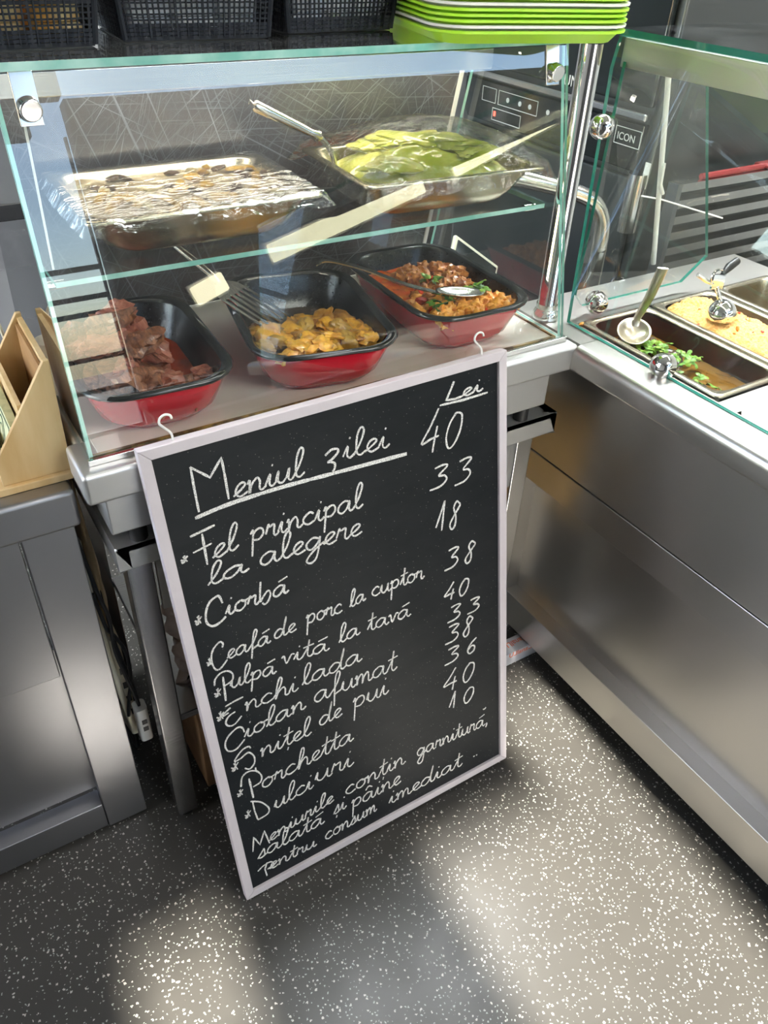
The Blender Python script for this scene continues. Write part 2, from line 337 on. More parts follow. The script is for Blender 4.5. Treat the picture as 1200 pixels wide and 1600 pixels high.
bar_lamp((1.27, 1.20), (1.47, 1.262), 'short slanted warm bar lamp lowest on the front wall')

# ================================================================== STEEL TABLE under the display case
t = thing('steel_table', 'brushed steel table frame carrying the central glass display case', 'table', (.56, 1.18, 0))
b = MB(); b.box(.150, 1.000, .945, .965, .690, .735); b.box(.150, 1.000, 1.42, 1.44, .690, .735); b.box(.150, .172, .945, 1.44, .69, .735); b.box(.978, 1.0, .945, 1.44, .69, .735); b.box(.15, 1.0, .945, 1.44, .722, .735)
b.build('frame', steel_light, t, .003, world=True)
for x in (.163, .922):
    for y in (.958, 1.39):
        MB().box(x, x+.040, y, y+.04, .012, .690).build('leg', steel_x, t, .003, world=True)
        MB().cyl((x+.02, y+.02, 0), (x+.02, y+.02, .013), .016).build('foot', rubber, t, world=True)
MB().box(.21, .925, .975, .985, .56, .69).build('apron', steel_light, t, .002, world=True)
b = MB(); b.box(.203, .922, .975, 1.41, .272, .290); b.build('shelf', steel_x, t, .002, world=True)

# ================================================================== DISPLAY CASE
XL, XR = .145, .985
def gy(z): return .951 + .2289*(z-.885)          # leaning front glass
t = thing('display_case', 'central glass food display case with brushed steel base and two glass shelves', 'display case', (.56, 1.15, .735))
MB().prism([(.125, .922), (.999, .922), (.999, 1.44), (.1385, 1.44), (.1385, 1.015), (.125, 1.015)], 'z', .836, .885).build('counter_lip', steel_light, t, .016, 4, world=True)
b = MB(); b.box(.150, .958, .940, 1.42, .765, .836); b.build('base_body', steel_light, t, .003, world=True)
for x in (.19, .92):
    for y in (.96, 1.39): MB().cyl((x, y, .7355), (x, y, .765), .014).build('foot', rubber, t, world=True)
deck = mat('worn_steel_deck', (.74,.71,.63), .38, .25, noise=(9, (.64,.57,.47), .45, .8), bump=(40, .05))
MB().box(.160, .975, .965, 1.40, .8845, .888).build('deck', deck, t, world=True)
grime = mat('browned_gasket', (.10,.055,.02), .5, noise=(40, (.35,.22,.06), .45, .6))
b = MB(); b.box(XL, XR-.01, .9605, .9645, .885, .891); b.box(XR-.014, XR-.010, .9645, 1.38, .885, .891); b.build('gasket', grime, t, world=True)
b = MB(); b.box(XL-.004, XR+.002, .944, .9505, .885, .894); b.build('glass_channel', steel, t, .001, world=True)
z0, z1 = .889, 1.337
MB().hexa([(XL, gy(z0), z0), (XR, gy(z0), z0), (XR, gy(z1), z1), (XL, gy(z1), z1)], (0, .006, 0), 0, 1).build('front_glass', GL, t, world=True)
for x in (XL, XR-.006):
    MB().hexa([(x, gy(z0)+.008, z0), (x, 1.385, z0), (x, 1.272, z1-.004), (x, gy(z1)+.008, z1-.004)], (.006, 0, 0), 0, 1).build('side_glass', GL, t, world=True)
MB().box(.165, .975, 1.042, 1.345, 1.094, 1.101).build('middle_shelf', [glass, glass_edge], t, world=True)
MB().box(.085, .998, 1.043, 1.315, 1.338, 1.347).build('top_shelf', [glass, glass_edge], t, world=True)
for o in t.children:                               # shelf edges read green
    if o.name.startswith(('middle_shelf', 'top_shelf')):
        for p in o.data.polygons:
            if abs(p.normal.z) < .5: p.material_index = 1
for x in (.168, .966):
    for y in (1.07, 1.30): MB().cyl((x-.012, y, 1.088), (x+.012, y, 1.088), .006, 10).build('shelf_pin', chrome, t, world=True)
b = MB(); b.box(.16, .948, 1.190, 1.193, 1.284, 1.314); b.box(.16, .948, 1.193, 1.23, 1.305, 1.314); k = b.build('lamp_rail', steel_x, t, .002, world=True); MB().box(.18, .93, 1.197, 1.222, 1.299, 1.305).build('fill_strip', strip_m, k, world=True)  # rail with an added glowing strip that brightens food and deck
b = MB(); b.hexa([(.155, 1.378, .89), (.955, 1.378, .89), (.955, 1.272, 1.325), (.155, 1.272, 1.325)], (0, .004, 0)); b.build('back_panel', scratch_m, t, world=True)
b = MB(); b.hexa([(.953, 1.374, .89), (.960, 1.374, .89), (.960, 1.268, 1.325), (.953, 1.268, 1.325)], (0, .008, 0)); b.build('panel_edge', white_plastic, t, world=True)
for x in (.178, .951):
    br = MB(); br.hexa([(x-.013, gy(1.283)-.003, 1.283), (x+.013, gy(1.283)-.003, 1.283), (x+.013, gy(1.337)-.003, 1.337), (x-.013, gy(1.337)-.003, 1.337)], (0, .003, 0))
    k = br.build('bracket', steel, t, .001, world=True)
    MB().cyl((x, gy(1.303)-.003, 1.303), (x, gy(1.303)-.017, 1.300), .0125, 20).build('knob', chrome, k, .002, world=True)
MB().tube([(.1735, 1.065, 1.285), (.170, 1.065, 1.11)], .0016, 6).build('hanging_wire', white_plastic, t, world=True)

# ================================================================== SERVING COUNTER on the right
t = thing('serving_counter', 'long brushed steel serving counter on the right with glass guard and food wells', 'counter', (1.3, .3, 0))
Y0 = -.75; Y1 = 1.10
b = MB()
arc = lambda cx_, cz_, r_, a0: [(cx_+r_*math.cos(R(a0+k*15)), cz_+r_*math.sin(R(a0+k*15))) for k in range(7)]
b.prism([(1.056, .885)] + arc(1.003, .867, .018, 90) + arc(.991, .844, .006, 180) + [(1.056, .838)], 'y', Y0, .9215)
for i_ in range(len(b.sm)): b.sm[i_] = len(b.f[i_]) == 4
b.build('front_lip', steel_y, t, ang=50, world=True)
b = MB(); b.box(1.004, 1.66, .995, Y1+.02, .868, .8835); b.box(1.004, 1.06, .925, .995, .868, .8835); b.box(1.612, 1.72, Y0, .995, .868, .8835); b.box(1.05, 1.612, .626, .662, .868, .8835); b.box(1.237, 1.246, .662, .995, .868, .8835); b.box(1.421, 1.43, .662, .995, .868, .8835)
# plate with a round well
cx, cy, rr = 1.215, .515, .098; n = 48; v = []
for k in range(n):
    a = 2*math.pi*k/n; c_, s_ = math.cos(a), math.sin(a); m_ = 1/max(abs(c_)/(.165), abs(s_)/(.111)); v += [(cx+rr*c_, cy+rr*s_, .8834), (cx+m_*c_, cy+m_*s_, .8834)]
b.add(v, [(2*k, 2*k+1, (2*k+3) % (2*n), (2*k+2) % (2*n)) for k in range(n)])
b.box(1.38, 1.612, .404, .626, .868, .8834); b.box(1.05, 1.612, Y0, .404, .868, .8834)
b.build('worktop', steel_y, t, world=True)
MB().box(1.060, 1.074, Y0, 1.075, .570, .84).build('upper_panel', steel_y, t, .002, world=True)
MB().box(1.061, 1.074, Y0, 1.073, .492, .5665).build('lower_panel', steel_y, t, .002, world=True)
MB().box(1.098, 1.105, Y0, 1.060, .13, .50).build('kick_sheet', steel_y, t, world=True)
b = MB(); b.box(1.060, 1.110, Y0, 1.073, .055, .150); b.build('bottom_ledge', steel_y, t, .002, world=True)
b = MB(); b.box(1.060, 1.105, 1.060, 1.075, .055, .84); b.build('corner_stile', steel_y, t, .002, world=True)
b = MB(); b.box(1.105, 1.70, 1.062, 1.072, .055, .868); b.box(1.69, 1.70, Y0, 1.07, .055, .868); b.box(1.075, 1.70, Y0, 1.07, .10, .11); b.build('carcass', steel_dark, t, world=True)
for y in (-.6, .2, 1.0): MB().cyl((1.14, y, 0), (1.14, y, .056), .02).build('foot', rubber, t, world=True)
def gx(z): return 1.043 + .2289*(z-.885)
z0, z1 = .886, 1.336
MB().hexa([(gx(z0), Y0, z0), (gx(z0), 1.006, z0), (gx(1.29), 1.106, 1.29), (gx(z1), 1.108, z1), (gx(z1), Y0, z1)], (.008, 0, 0), 0, 1).build('guard_glass', GLD, t, world=True)
MB().hexa([(gx(.93)+.012, 1.016, .93), (gx(.905)+.04, 1.016, .905), (1.36, 1.016, .905), (1.42, 1.016, .95), (1.36, 1.085, 1.29), (gx(1.30)+.012, 1.085, 1.30)], (0, .007, 0), 0, 1).build('end_glass', GLD, t, world=True)
MB().box(gx(1.336)-.002, 1.47, Y0, 1.112, 1.3375, 1.3475).build('top_glass', [glass, glass_edge_dark], t, world=True)
for o in t.children:
    if o.name.startswith('top_glass'):
        for p in o.data.polygons:
            if abs(p.normal.z) < .5: p.material_index = 1
b = MB(); b.box(1.152, 1.155, Y0, 1.10, 1.291, 1.334); b.box(1.155, 1.19, Y0, 1.10, 1.325, 1.334); k = b.build('lamp_rail', steel_y, t, .002, world=True); MB().box(1.160, 1.184, Y0+.02, 1.08, 1.319, 1.325).build('fill_strip', strip2_m, k, world=True)  # glow added behind the rail as fill for the counter pans
# upright chrome post in the corner
MB().lathe([(.026, .885), (.026, .893), (.0215, .900), (.0185, .905), (.0185, 1.30), (.0185, 1.337)], 28, Matrix.Translation((1.026, 1.047, 0)), True, True).build('corner_post', chrome, t, world=True)
MB().cyl((1.026, 1.047, .903), (1.026, 1.047, .912), .0205, 28).build('post_ring', steel, t, world=True)
def clamp(p, axis, r=.021):
    M = Matrix.Translation(p) @ Vector(axis).to_track_quat('Z', 'Y').to_matrix().to_4x4()
    prof = [(r, -.010), (r, .004)] + [(r*math.cos(R(a)), .004 + r*.75*math.sin(R(a))) for a in (15, 30, 45, 60, 75, 88)]
    MB().lathe(prof, 24, M, True, True).build('glass_clamp', chrome, t, world=True)
clamp((gx(.902)-.004, .772, .902), (-1, 0, .25)); clamp((1.118, 1.010, .908), (-.5, -.85, .1)); clamp((1.110, 1.075, 1.205), (-.8, -.6, .1))
MB().cyl((1.344, 1.16, 1.278), (1.437, 1.16, .883), .0055, 12).build('support_rod', white_plastic, t, world=True)
MB().tube([(1.388, 1.155, 1.10), (1.386, 1.15, 1.06), (1.40, 1.15, 1.04)], .004, 8).build('cable_clip', white_plastic, t, world=True)
MB().tube([(1.36, 1.17, 1.035), (1.41, 1.16, 1.025), (1.55, 1.10, .985)], .0018, 6).build('hanging_wire', white_plastic, t, world=True)

# ================================================================== LEFT STEEL CABINET
t = thing('steel_cabinet', 'brushed steel cabinet at the left edge with a recessed lower front', 'cabinet', (-.2, 1.3, 0))
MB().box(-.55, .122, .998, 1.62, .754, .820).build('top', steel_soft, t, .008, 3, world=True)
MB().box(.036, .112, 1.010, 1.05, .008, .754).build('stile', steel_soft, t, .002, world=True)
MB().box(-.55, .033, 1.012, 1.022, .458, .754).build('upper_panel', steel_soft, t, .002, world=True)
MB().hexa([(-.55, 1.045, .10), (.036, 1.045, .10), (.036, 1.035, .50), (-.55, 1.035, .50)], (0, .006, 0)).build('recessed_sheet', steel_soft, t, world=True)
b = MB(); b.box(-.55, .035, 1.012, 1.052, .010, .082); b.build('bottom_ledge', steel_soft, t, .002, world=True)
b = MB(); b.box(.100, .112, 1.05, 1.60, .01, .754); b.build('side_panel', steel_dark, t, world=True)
for x in (-.4, .075): MB().cyl((x, 1.06, 0), (x, 1.06, .011), .015).build('foot', rubber, t, world=True)
WORDS= [('eniul', 118.6, 814.9, 113.8, 1.4, 3.6, 20.7), ('ilei', 300.2, 822.0, 82.6, -3.1, 2.4, 20.4), ('*', 23.8, 740.4, 11.5, -0.2, 2.4, 10.8), ('el', 70.6, 728.6, 40.5, 4.9, 4.0, 19.9), ('principal', 132.3, 734.8, 193.3, -5.1, 3.0, 19.7), ('la', 55.4, 687.5, 64.9, 2.1, 3.3, 16.5), ('alegere', 140.1, 689.4, 179.2, -7.9, 3.1, 20.3), ('iorbă', 72.2, 625.7, 106.4, -0.5, 3.2, 17.5), ('*', 23.5, 630.0, 11.2, -0.9, 3.1, 14.6), ('*', 26.8, 548.7, 9.0, -0.4, 2.7, 13.2), ('eafă', 60.0, 545.7, 74.8, -1.1, 2.9, 15.8), ('de', 141.7, 547.5, 40.1, -0.1, 2.5, 15.4), ('porc', 200.8, 550.4, 67.6, -3.6, 2.5, 17.3), ('la', 283.2, 548.7, 31.0, 3.4, 1.8, 15.2), ('cuptor', 326.3, 552.5, 106.7, -4.1, 1.7, 17.2), ('*', 27.2, 483.8, 12.2, -0.8, 3.1, 15.5), ('ulpă', 55.3, 488.1, 79.7, -7.5, 3.1, 16.9), ('vită', 147.1, 491.1, 87.4, -9.7, 2.5, 16.6), ('la', 254.8, 485.5, 41.2, 1.6, 2.2, 17.1), ('tavă', 311.5, 485.4, 89.1, -5.3, 1.8, 17.5), ('nchi', 71.2, 429.7, 96.3, -3.8, 3.2, 18.4), ('lada', 176.8, 430.4, 117.1, -1.3, 2.6, 19.0), ('*', 22.2, 434.8, 13.3, 0.0, 3.4, 16.7), ('iolan', 60.7, 374.4, 115.4, 6.5, 3.2, 18.6), ('afumat', 193.7, 382.5, 168.5, -7.7, 2.7, 21.7), ('*', 26.6, 317.0, 13.9, -0.5, 3.5, 18.1), ('nițel', 81.5, 318.8, 97.0, -1.4, 3.0, 18.7), ('de', 196.1, 326.7, 47.0, 0.4, 2.6, 19.0), ('pui', 266.3, 328.8, 74.8, 0.1, 2.5, 22.6), ('*', 26.6, 255.6, 12.0, 0.1, 2.7, 14.2), ('orchetta', 71.5, 246.4, 187.0, 10.6, 3.1, 20.3), ('*', 31.2, 197.6, 12.3, -0.1, 3.0, 16.5), ('ulci', 86.9, 184.8, 79.5, 5.8, 3.1, 19.7), ('uri', 171.9, 199.7, 80.2, -3.1, 3.0, 22.4), ('eniurile', 65.3, 112.4, 137.2, 18.1, 2.4, 15.9), ('conțin', 227.9, 128.5, 136.6, 4.9, 2.1, 19.8), ('garnitură,', 392.4, 133.0, 179.4, -10.6, 1.0, 18.5), ('salată', 37.9, 83.2, 138.6, 4.3, 2.9, 18.2), ('și', 198.3, 94.8, 27.5, 2.4, 2.4, 18.6), ('pâine', 237.6, 86.3, 113.4, 0.3, 2.2, 20.3), ('entru', 55.2, 41.7, 98.1, -2.4, 2.3, 14.9), ('consum', 173.0, 39.4, 117.8, 6.8, 2.2, 18.2), ('imediat', 319.7, 43.6, 180.5, 0.4, 1.4, 19.0), ('ei', 526.8, 865.2, 41.7, 1.5, 0.6, 12.1)]
DIGITS= [('4', 440.2, 785.3, 37.0, -1.3, 12.9, 73.8), ('0', 485.1, 781.6, 38.2, -1.3, 9.6, 60.3), ('3', 453.8, 716.3, 39.2, -3.3, 6.9, 41.2), ('3', 504.9, 709.1, 37.4, -2.4, 6.9, 46.0), ('1', 461.8, 632.6, 19.9, -2.9, 8.3, 51.8), ('8', 488.6, 625.9, 24.7, -1.8, 7.9, 52.5), ('3', 476.6, 545.4, 33.0, -2.8, 6.4, 42.0), ('8', 519.5, 542.5, 26.4, -2.8, 6.1, 43.9), ('4', 473.7, 479.6, 24.7, -3.2, 5.5, 36.9), ('0', 504.9, 476.1, 25.2, -3.3, 5.0, 35.4), ('3', 478.5, 428.0, 32.4, -2.8, 5.0, 34.3), ('3', 524.3, 428.0, 31.1, -3.5, 4.2, 31.4), ('3', 470.9, 380.0, 34.2, -4.6, 5.9, 40.1), ('8', 510.4, 377.7, 26.1, -2.6, 6.0, 44.5), ('3', 467.2, 330.7, 36.4, -3.3, 5.3, 36.3), ('6', 519.6, 332.2, 24.5, -2.6, 4.3, 33.2), ('4', 462.2, 264.7, 33.8, -4.7, 7.5, 52.1), ('0', 505.8, 264.7, 32.5, -3.6, 5.9, 44.9), ('1', 473.4, 214.2, 17.2, -1.2, 5.2, 37.8), ('0', 506.9, 210.1, 29.1, -3.9, 4.8, 37.1)]
LINES= [('h', 0, [(66.8, 882.1), (65.7, 848.2), (65.4, 811.3)]), ('h', 0, [(66.1, 882.0), (90.9, 858.4), (112.2, 882.4), (112.3, 853.2), (111.6, 816.5)]), ('u', 1, [(58.2, 803.7), (113.6, 808.8), (198.7, 808.5), (281.3, 804.1), (415.4, 797.0)]), ('h', 1, [(271.3, 837.3), (282.3, 843.6), (292.4, 842.3), (293.3, 836.7), (283.5, 828.9), (274.6, 825.5), (280.7, 823.7), (286.1, 819.1), (284.0, 810.6), (280.3, 807.8)]), ('h', 0, [(45.4, 777.5), (69.2, 781.0), (83.9, 783.3)]), ('h', 0, [(63.1, 776.1), (62.3, 750.3), (61.5, 723.9)]), ('n', 0, [(44.6, 750.6), (74.4, 755.9)]), ('h', 1, [(71.6, 650.1), (69.5, 661.5), (65.6, 665.4), (52.8, 659.9), (44.0, 644.7), (41.9, 626.4), (50.1, 616.2), (63.1, 618.4), (72.6, 624.9)]), ('n', 1, [(56.9, 571.6), (59.2, 578.5), (53.9, 583.0), (41.4, 573.0), (36.1, 555.4), (38.7, 537.0), (46.6, 533.8), (60.6, 545.4)]), ('h', 0, [(48.0, 516.5), (46.2, 492.8), (44.2, 468.1)]), ('n', 1, [(32.0, 506.0), (35.0, 517.5), (45.6, 525.2), (57.6, 523.6), (64.2, 513.8), (60.9, 502.3), (47.7, 497.8)]), ('n', 0, [(41.0, 457.0), (57.2, 459.9), (73.3, 461.1)]), ('n', 1, [(49.2, 450.5), (37.1, 444.5), (33.1, 439.7), (44.6, 442.0)]), ('n', 1, [(55.6, 438.6), (42.9, 434.5), (36.4, 424.9), (39.5, 415.9), (49.7, 413.6), (64.3, 424.4)]), ('n', 1, [(63.1, 388.6), (61.0, 399.5), (51.9, 403.9), (34.1, 393.8), (26.8, 378.6), (30.3, 364.0), (43.5, 360.9), (61.1, 373.4)]), ('n', 1, [(67.9, 348.4), (64.2, 354.6), (51.3, 352.2), (36.3, 337.3), (47.1, 336.8), (62.1, 341.8), (70.3, 328.8), (69.0, 313.2), (59.1, 305.0), (50.6, 311.4)]), ('n', 0, [(69.1, 301.7), (68.6, 294.9)]), ('h', 0, [(53.9, 284.3), (54.1, 261.7), (54.2, 236.3)]), ('n', 1, [(37.3, 274.5), (42.8, 294.4), (55.1, 300.3), (69.0, 293.6), (76.4, 277.2), (71.9, 264.2), (57.7, 261.3)]), ('n', 0, [(51.4, 227.1), (51.4, 204.5), (53.8, 180.8)]), ('n', 1, [(48.1, 231.3), (65.9, 217.5), (77.4, 195.3), (72.9, 182.5), (53.6, 180.0)]), ('n', 0, [(32.4, 109.3), (39.4, 143.8), (47.7, 117.5), (60.8, 145.9), (65.6, 108.7)]), ('n', 0, [(53.4, 63.8), (46.8, 49.3), (48.1, 29.8)]), ('n', 1, [(33.1, 53.6), (45.0, 59.8), (60.3, 60.5), (64.4, 49.5), (51.5, 45.8)]), ('n', 0, [(531.1, 50.4), (535.1, 50.5)]), ('n', 0, [(538.5, 49.7), (541.9, 50.2)]), ('n', 1, [(558.5, 169.8), (562.9, 168.6), (566.8, 171.2)]), ('h', 0, [(483.1, 862.3), (528.9, 859.7), (579.4, 860.0)]), ('h', 0, [(512.5, 896.0), (504.2, 881.3), (495.9, 868.0), (513.6, 865.6), (526.9, 866.7)])]
HOOKS = (.0521, .5705)
# ================================================================== CHALKBOARD
frame_m = mat('whitewashed_wood', (.60,.55,.57), .6, noise=(5, (.54,.49,.51), .4, .8), bump=(30, .12), scale=(3,3,3))
t = thing('chalkboard', 'framed black chalkboard menu leaning on the display case with handwritten prices', 'chalkboard', (.2123, .7348, .004))
U = Vector((.99985, -.0017646, .0172249)); V = Vector((-.016609, .1834348, .9828916)); N = V.cross(U).normalized()
t.rotation_euler = Matrix((U, N, V)).transposed().to_euler()
BW, BH, FW, FT = .6164, .9260, .0165, .018
def fr(poly, nm):
    b = MB(); b.prism(poly, 'y', 0, FT); return b.build(nm, frame_m, t, .0015)
fr([(0,0),(BW,0),(BW-FW,FW),(FW,FW)], 'frame_rail'); fr([(0,BH),(FW,BH-FW),(BW-FW,BH-FW),(BW,BH)], 'frame_rail')
fr([(0,0),(FW,FW),(FW,BH-FW),(0,BH)], 'frame_stile'); fr([(BW,0),(BW,BH),(BW-FW,BH-FW),(BW-FW,FW)], 'frame_stile')
MB().box(FW-.002, BW-FW+.002, .006, .012, FW-.002, BH-FW+.002).build('slate_panel', slate, t)
for hx in HOOKS:
    pts = [(hx+.000, .009, BH-.004), (hx-.0005, .009, BH+.010), (hx-.008, .009, BH+.020), (hx-.013, .009, BH+.027), (hx-.011, .009, BH+.034), (hx-.004, .009, BH+.0375), (hx+.003, .009, BH+.035), (hx+.0045, .009, BH+.030)]
    h = MB().tube(spline(pts, 4), .0017, 8).build('hook', white_plastic, t); h['label'] = 'white wire cup hook on the top rail'

GL_ = {
'a': (1.05, [[(.75,.85),(.45,1),(.1,.7),(.05,.25),(.3,0),(.6,.3),(.78,.9),(.75,.3),(.88,.02),(1.1,.2)]]),
'b': (.95, [[(.1,2.1),(.08,1),(.12,.1),(.3,.5),(.6,.95),(.78,.6),(.7,0),(.45,-.35),(.25,-.1)]]),
'c': (.8, [[(.7,.8),(.45,1),(.1,.65),(.1,.25),(.4,0),(.8,.2)]]),
'd': (1.1, [[(.72,.8),(.4,1),(.08,.6),(.1,.15),(.35,0),(.65,.35),(.85,1.2),(.97,2.2),(.82,1.2),(.8,.2),(.95,0),(1.15,.2)]]),
'e': (.72, [[(0,.15),(.35,.45),(.6,.8),(.45,1),(.2,.8),(.12,.35),(.35,0),(.75,.2)]]),
'f': (.75, [[(0,.2),(.4,.9),(.65,1.9),(.5,2.2),(.35,1.6),(.3,0),(.28,-1.1)],[(.28,.0),(.5,.15),(.8,.3)]]),
'g': (1.0, [[(.75,.8),(.4,1),(.08,.6),(.15,.15),(.4,.05),(.7,.5),(.8,.95),(.75,0),(.6,-.9),(.3,-1.15),(.1,-.8),(.5,-.1),(1.05,.4)]]),
'h': (1.0, [[(0,.2),(.4,1.2),(.5,2),(.35,2.15),(.2,1.2),(.15,0),(.3,.6),(.6,1),(.75,.7),(.75,.15),(.9,0),(1.05,.2)]]),
'i': (.55, [[(0,.2),(.25,.95),(.22,.25),(.38,0),(.6,.25)],[(.33,1.5),(.37,1.64)]]),
'l': (.6, [[(0,.1),(.35,1),(.52,1.9),(.37,2.2),(.18,1.6),(.15,.4),(.35,0),(.65,.25)]]),
'm': (1.2, [[(0,.7),(.12,.95),(.12,0),(.2,.6),(.42,.98),(.52,.7),(.5,0),(.6,.6),(.82,.98),(.92,.7),(.92,.15),(1.05,0),(1.22,.2)]]),
'n': (.95, [[(0,.7),(.12,.95),(.12,0),(.22,.6),(.5,1),(.65,.7),(.65,.15),(.8,0),(1,.2)]]),
'o': (.88, [[(.45,1),(.12,.75),(.1,.25),(.4,0),(.7,.3),(.7,.75),(.45,1),(.6,.82),(.95,.9)]]),
'p': (.9, [[(0,.7),(.15,1),(.12,0),(.08,-1.2)],[(.13,.6),(.35,.95),(.65,.95),(.74,.5),(.5,.1),(.2,.15)]]),
'r': (.72, [[(0,.3),(.15,1.05),(.22,.85),(.5,.95),(.48,.2),(.62,0),(.8,.25)]]),
's': (.68, [[(0,.1),(.35,.85),(.45,1.05),(.5,.6),(.5,.15),(.25,0),(.1,.1)],[(.5,.1),(.72,.25)]]),
't': (.65, [[(0,.2),(.35,1.2),(.42,2.0),(.32,.4),(.48,0),(.72,.25)],[(.05,1.2),(.72,1.36)]]),
'u': (.95, [[(0,.3),(.15,.95),(.12,.25),(.35,0),(.6,.35),(.72,.95),(.7,.2),(.85,0),(1,.2)]]),
'v': (.75, [[(0,.8),(.15,.95),(.3,.05),(.6,.9),(.8,.85)]]),
',': (.4, [[(.2,.25),(.22,.0),(.1,-.35)]]),
'*': (1.0, [[(.1,.05),(.9,.8)],[(.85,0),(.3,.9)],[(.5,1.0),(.5,.05)],[(0,.5),(.5,.1),(.15,.0)]]),
'0': (1.0, [[(.55,1),(.25,.75),(.12,.35),(.3,.02),(.6,.12),(.85,.5),(.85,.9),(.55,1),(.45,.93)]]),
'1': (.7, [[(.05,.15),(.45,.95),(.5,1),(.5,0)]]),
'3': (1.0, [[(.2,.92),(.6,1.0),(.85,.93),(.45,.58),(.75,.52),(.88,.32),(.6,.08),(.05,.0)]]),
'4': (1.0, [[(.75,1.0),(.4,.62),(.02,.27),(.5,.33),(.92,.36)],[(.78,.6),(.7,.3),(.66,0)]]),
'6': (1.0, [[(.9,1),(.4,.7),(.15,.3),(.35,.0),(.75,.12),(.8,.42),(.5,.52),(.2,.3)]]),
'8': (1.0, [[(.8,.9),(.55,1.0),(.35,.78),(.6,.45),(.6,.12),(.35,0),(.15,.2),(.45,.5),(.85,.8),(.8,.92)]]),
}
ACC = {'ă': ('a', [(.35,1.42),(.95,1.66)]), 'â': ('a', [(.25,1.4),(.5,1.75),(.8,1.45)]), 'ț': ('t', [(.4,-.3),(.35,-.6)]), 'ș': ('s', [(.35,-.3),(.28,-.6)])}
def ribbon(mb, pts, wd):
    P = [Vector((p[0], p[1])) for p in pts]; n = len(P); v = []
    for i in range(n):
        d = (P[min(i+1,n-1)]-P[max(i-1,0)]); d = d.normalized() if d.length else Vector((1,0)); q = Vector((-d.y, d.x))
        ww = wd*(.5 + .16*mnoise.noise(Vector((P[i].x*90, P[i].y*90, 0)))) * (.75 if i in (0, n-1) else 1)
        a, b_ = P[i]+q*ww, P[i]-q*ww; v += [(a.x, .0053, a.y), (b_.x, .0053, b_.y), (a.x, .0059, a.y), (b_.x, .0059, b_.y)]
    f = []
    for i in range(n-1):
        k = 4*i; f += [(k, k+1, k+5, k+4), (k+2, k+6, k+7, k+3), (k, k+4, k+6, k+2), (k+1, k+3, k+7, k+5)]
    mb.add(v, f)
def write(mb, text, u0, v0, du, dv, ux, uv_, wd, unit=False):
    adv = 0; items = []
    for ch in text:
        base, extra = ACC.get(ch, (ch, None)); a, st = GL_[base]; st = list(st) + ([extra] if extra else [])
        items.append((adv, st)); adv += a
    for off, st in items:
        for s in st:
            pts = []
            for gx_, gy_ in s:
                g = (off+gx_)/adv
                j = .012*mnoise.noise(Vector((off*3+gx_*2+u0, gy_*3, v0)))
                pts.append(((u0+du*g+ux*gy_)/1000, (v0+dv*g+uv_*gy_)/1000, 0))
            ribbon(mb, [(q.x, q.y) for q in spline(pts, 5)], wd)
groups = {}
for wd_ in WORDS:
    mb = MB(); big = wd_[2] > 560
    write(mb, *wd_, .0031 if big else (.0021 if wd_[2] < 190 and wd_[6] < 12.5 else .0027)); nm = wd_[0]
    o = mb.build('chalk_word' if nm != '*' else 'chalk_star', chalk, t)
for d_ in DIGITS:
    mb = MB(); write(mb, *d_, .0032); mb.build('chalk_numeral', chalk, t)
for k, sm, pts in LINES:
    P = [(a/1000, b/1000, 0) for a, b in pts]; mb = MB()
    S_ = [(q.x, q.y) for q in (spline(P, 7) if sm else [Vector(a)*(1-f)+Vector(b)*f for a, b in zip(P, P[1:]) for f in (0,.25,.5,.75)] + [Vector(P[-1])])]
    ribbon(mb, S_, {'u': .0062, 'h': .0036, 'n': .0028}[k]); mb.build('chalk_underline' if k == 'u' else 'chalk_stroke', chalk, t)
# ================================================================== RED ROASTING PANS
enamel_red = mat('red_enamel', (.52,.012,.026), .2, 0, .5, coat=.35)
enamel_black = mat('black_speckled_enamel', (.008,.008,.009), .22, 0, .5, noise=(240, (.035,.035,.035), .62, .72, 1))
rim_m = mat('dark_enamel_rim', (.012,.014,.014), .18, 0, .6, coat=.4)
def roaster(name, label, x, y, rz, W=.212, L=.318):
    t = thing(name, label, 'roasting pan', (x, y, .8895), rz, 'red roasting pans in the case')
    b = MB(); prof = [(.052, 0, .045), (.034, .004, .052), (.022, .018, .056), (.010, .050, .060), (.004, .070, .062)]
    b.loft([rrect(W-2*o, L-2*o, r, z) for o, z, r in prof], None, True, False); b.build('shell', enamel_red, t)
    b = MB(); prof = [(.060, .004, .040), (.042, .008, .046), (.030, .022, .050), (.018, .052, .055), (.012, .072, .058)]
    b.loft([rrect(W-2*o, L-2*o, r, z) for o, z, r in prof], None, True, False); b.build('liner', enamel_black, t)
    b = MB(); prof = [(.004, .069, .062), (-.002, .070, .064), (-.004, .074, .066), (-.001, .077, .064), (.004, .0765, .062), (.010, .074, .058), (.012, .071, .057)]
    b.loft([rrect(W-2*o, L-2*o, r, z) for o, z, r in prof], None); b.build('rim', rim_m, t, ang=80)
    return t
PL = roaster('roasting_pan', 'red enamel roasting pan heaped with pulled meat, leftmost of the three', .273, 1.118, R(-3), .215, .320)
PM = roaster('roasting_pan', 'red enamel roasting pan holding browned potatoes and a slotted spatula', .551, 1.113, R(-11.5), .232, .330)
PR = roaster('roasting_pan', 'red enamel roasting pan of tomato stew with a long spoon across it', .822, 1.132, R(-1.5), .222, .330)

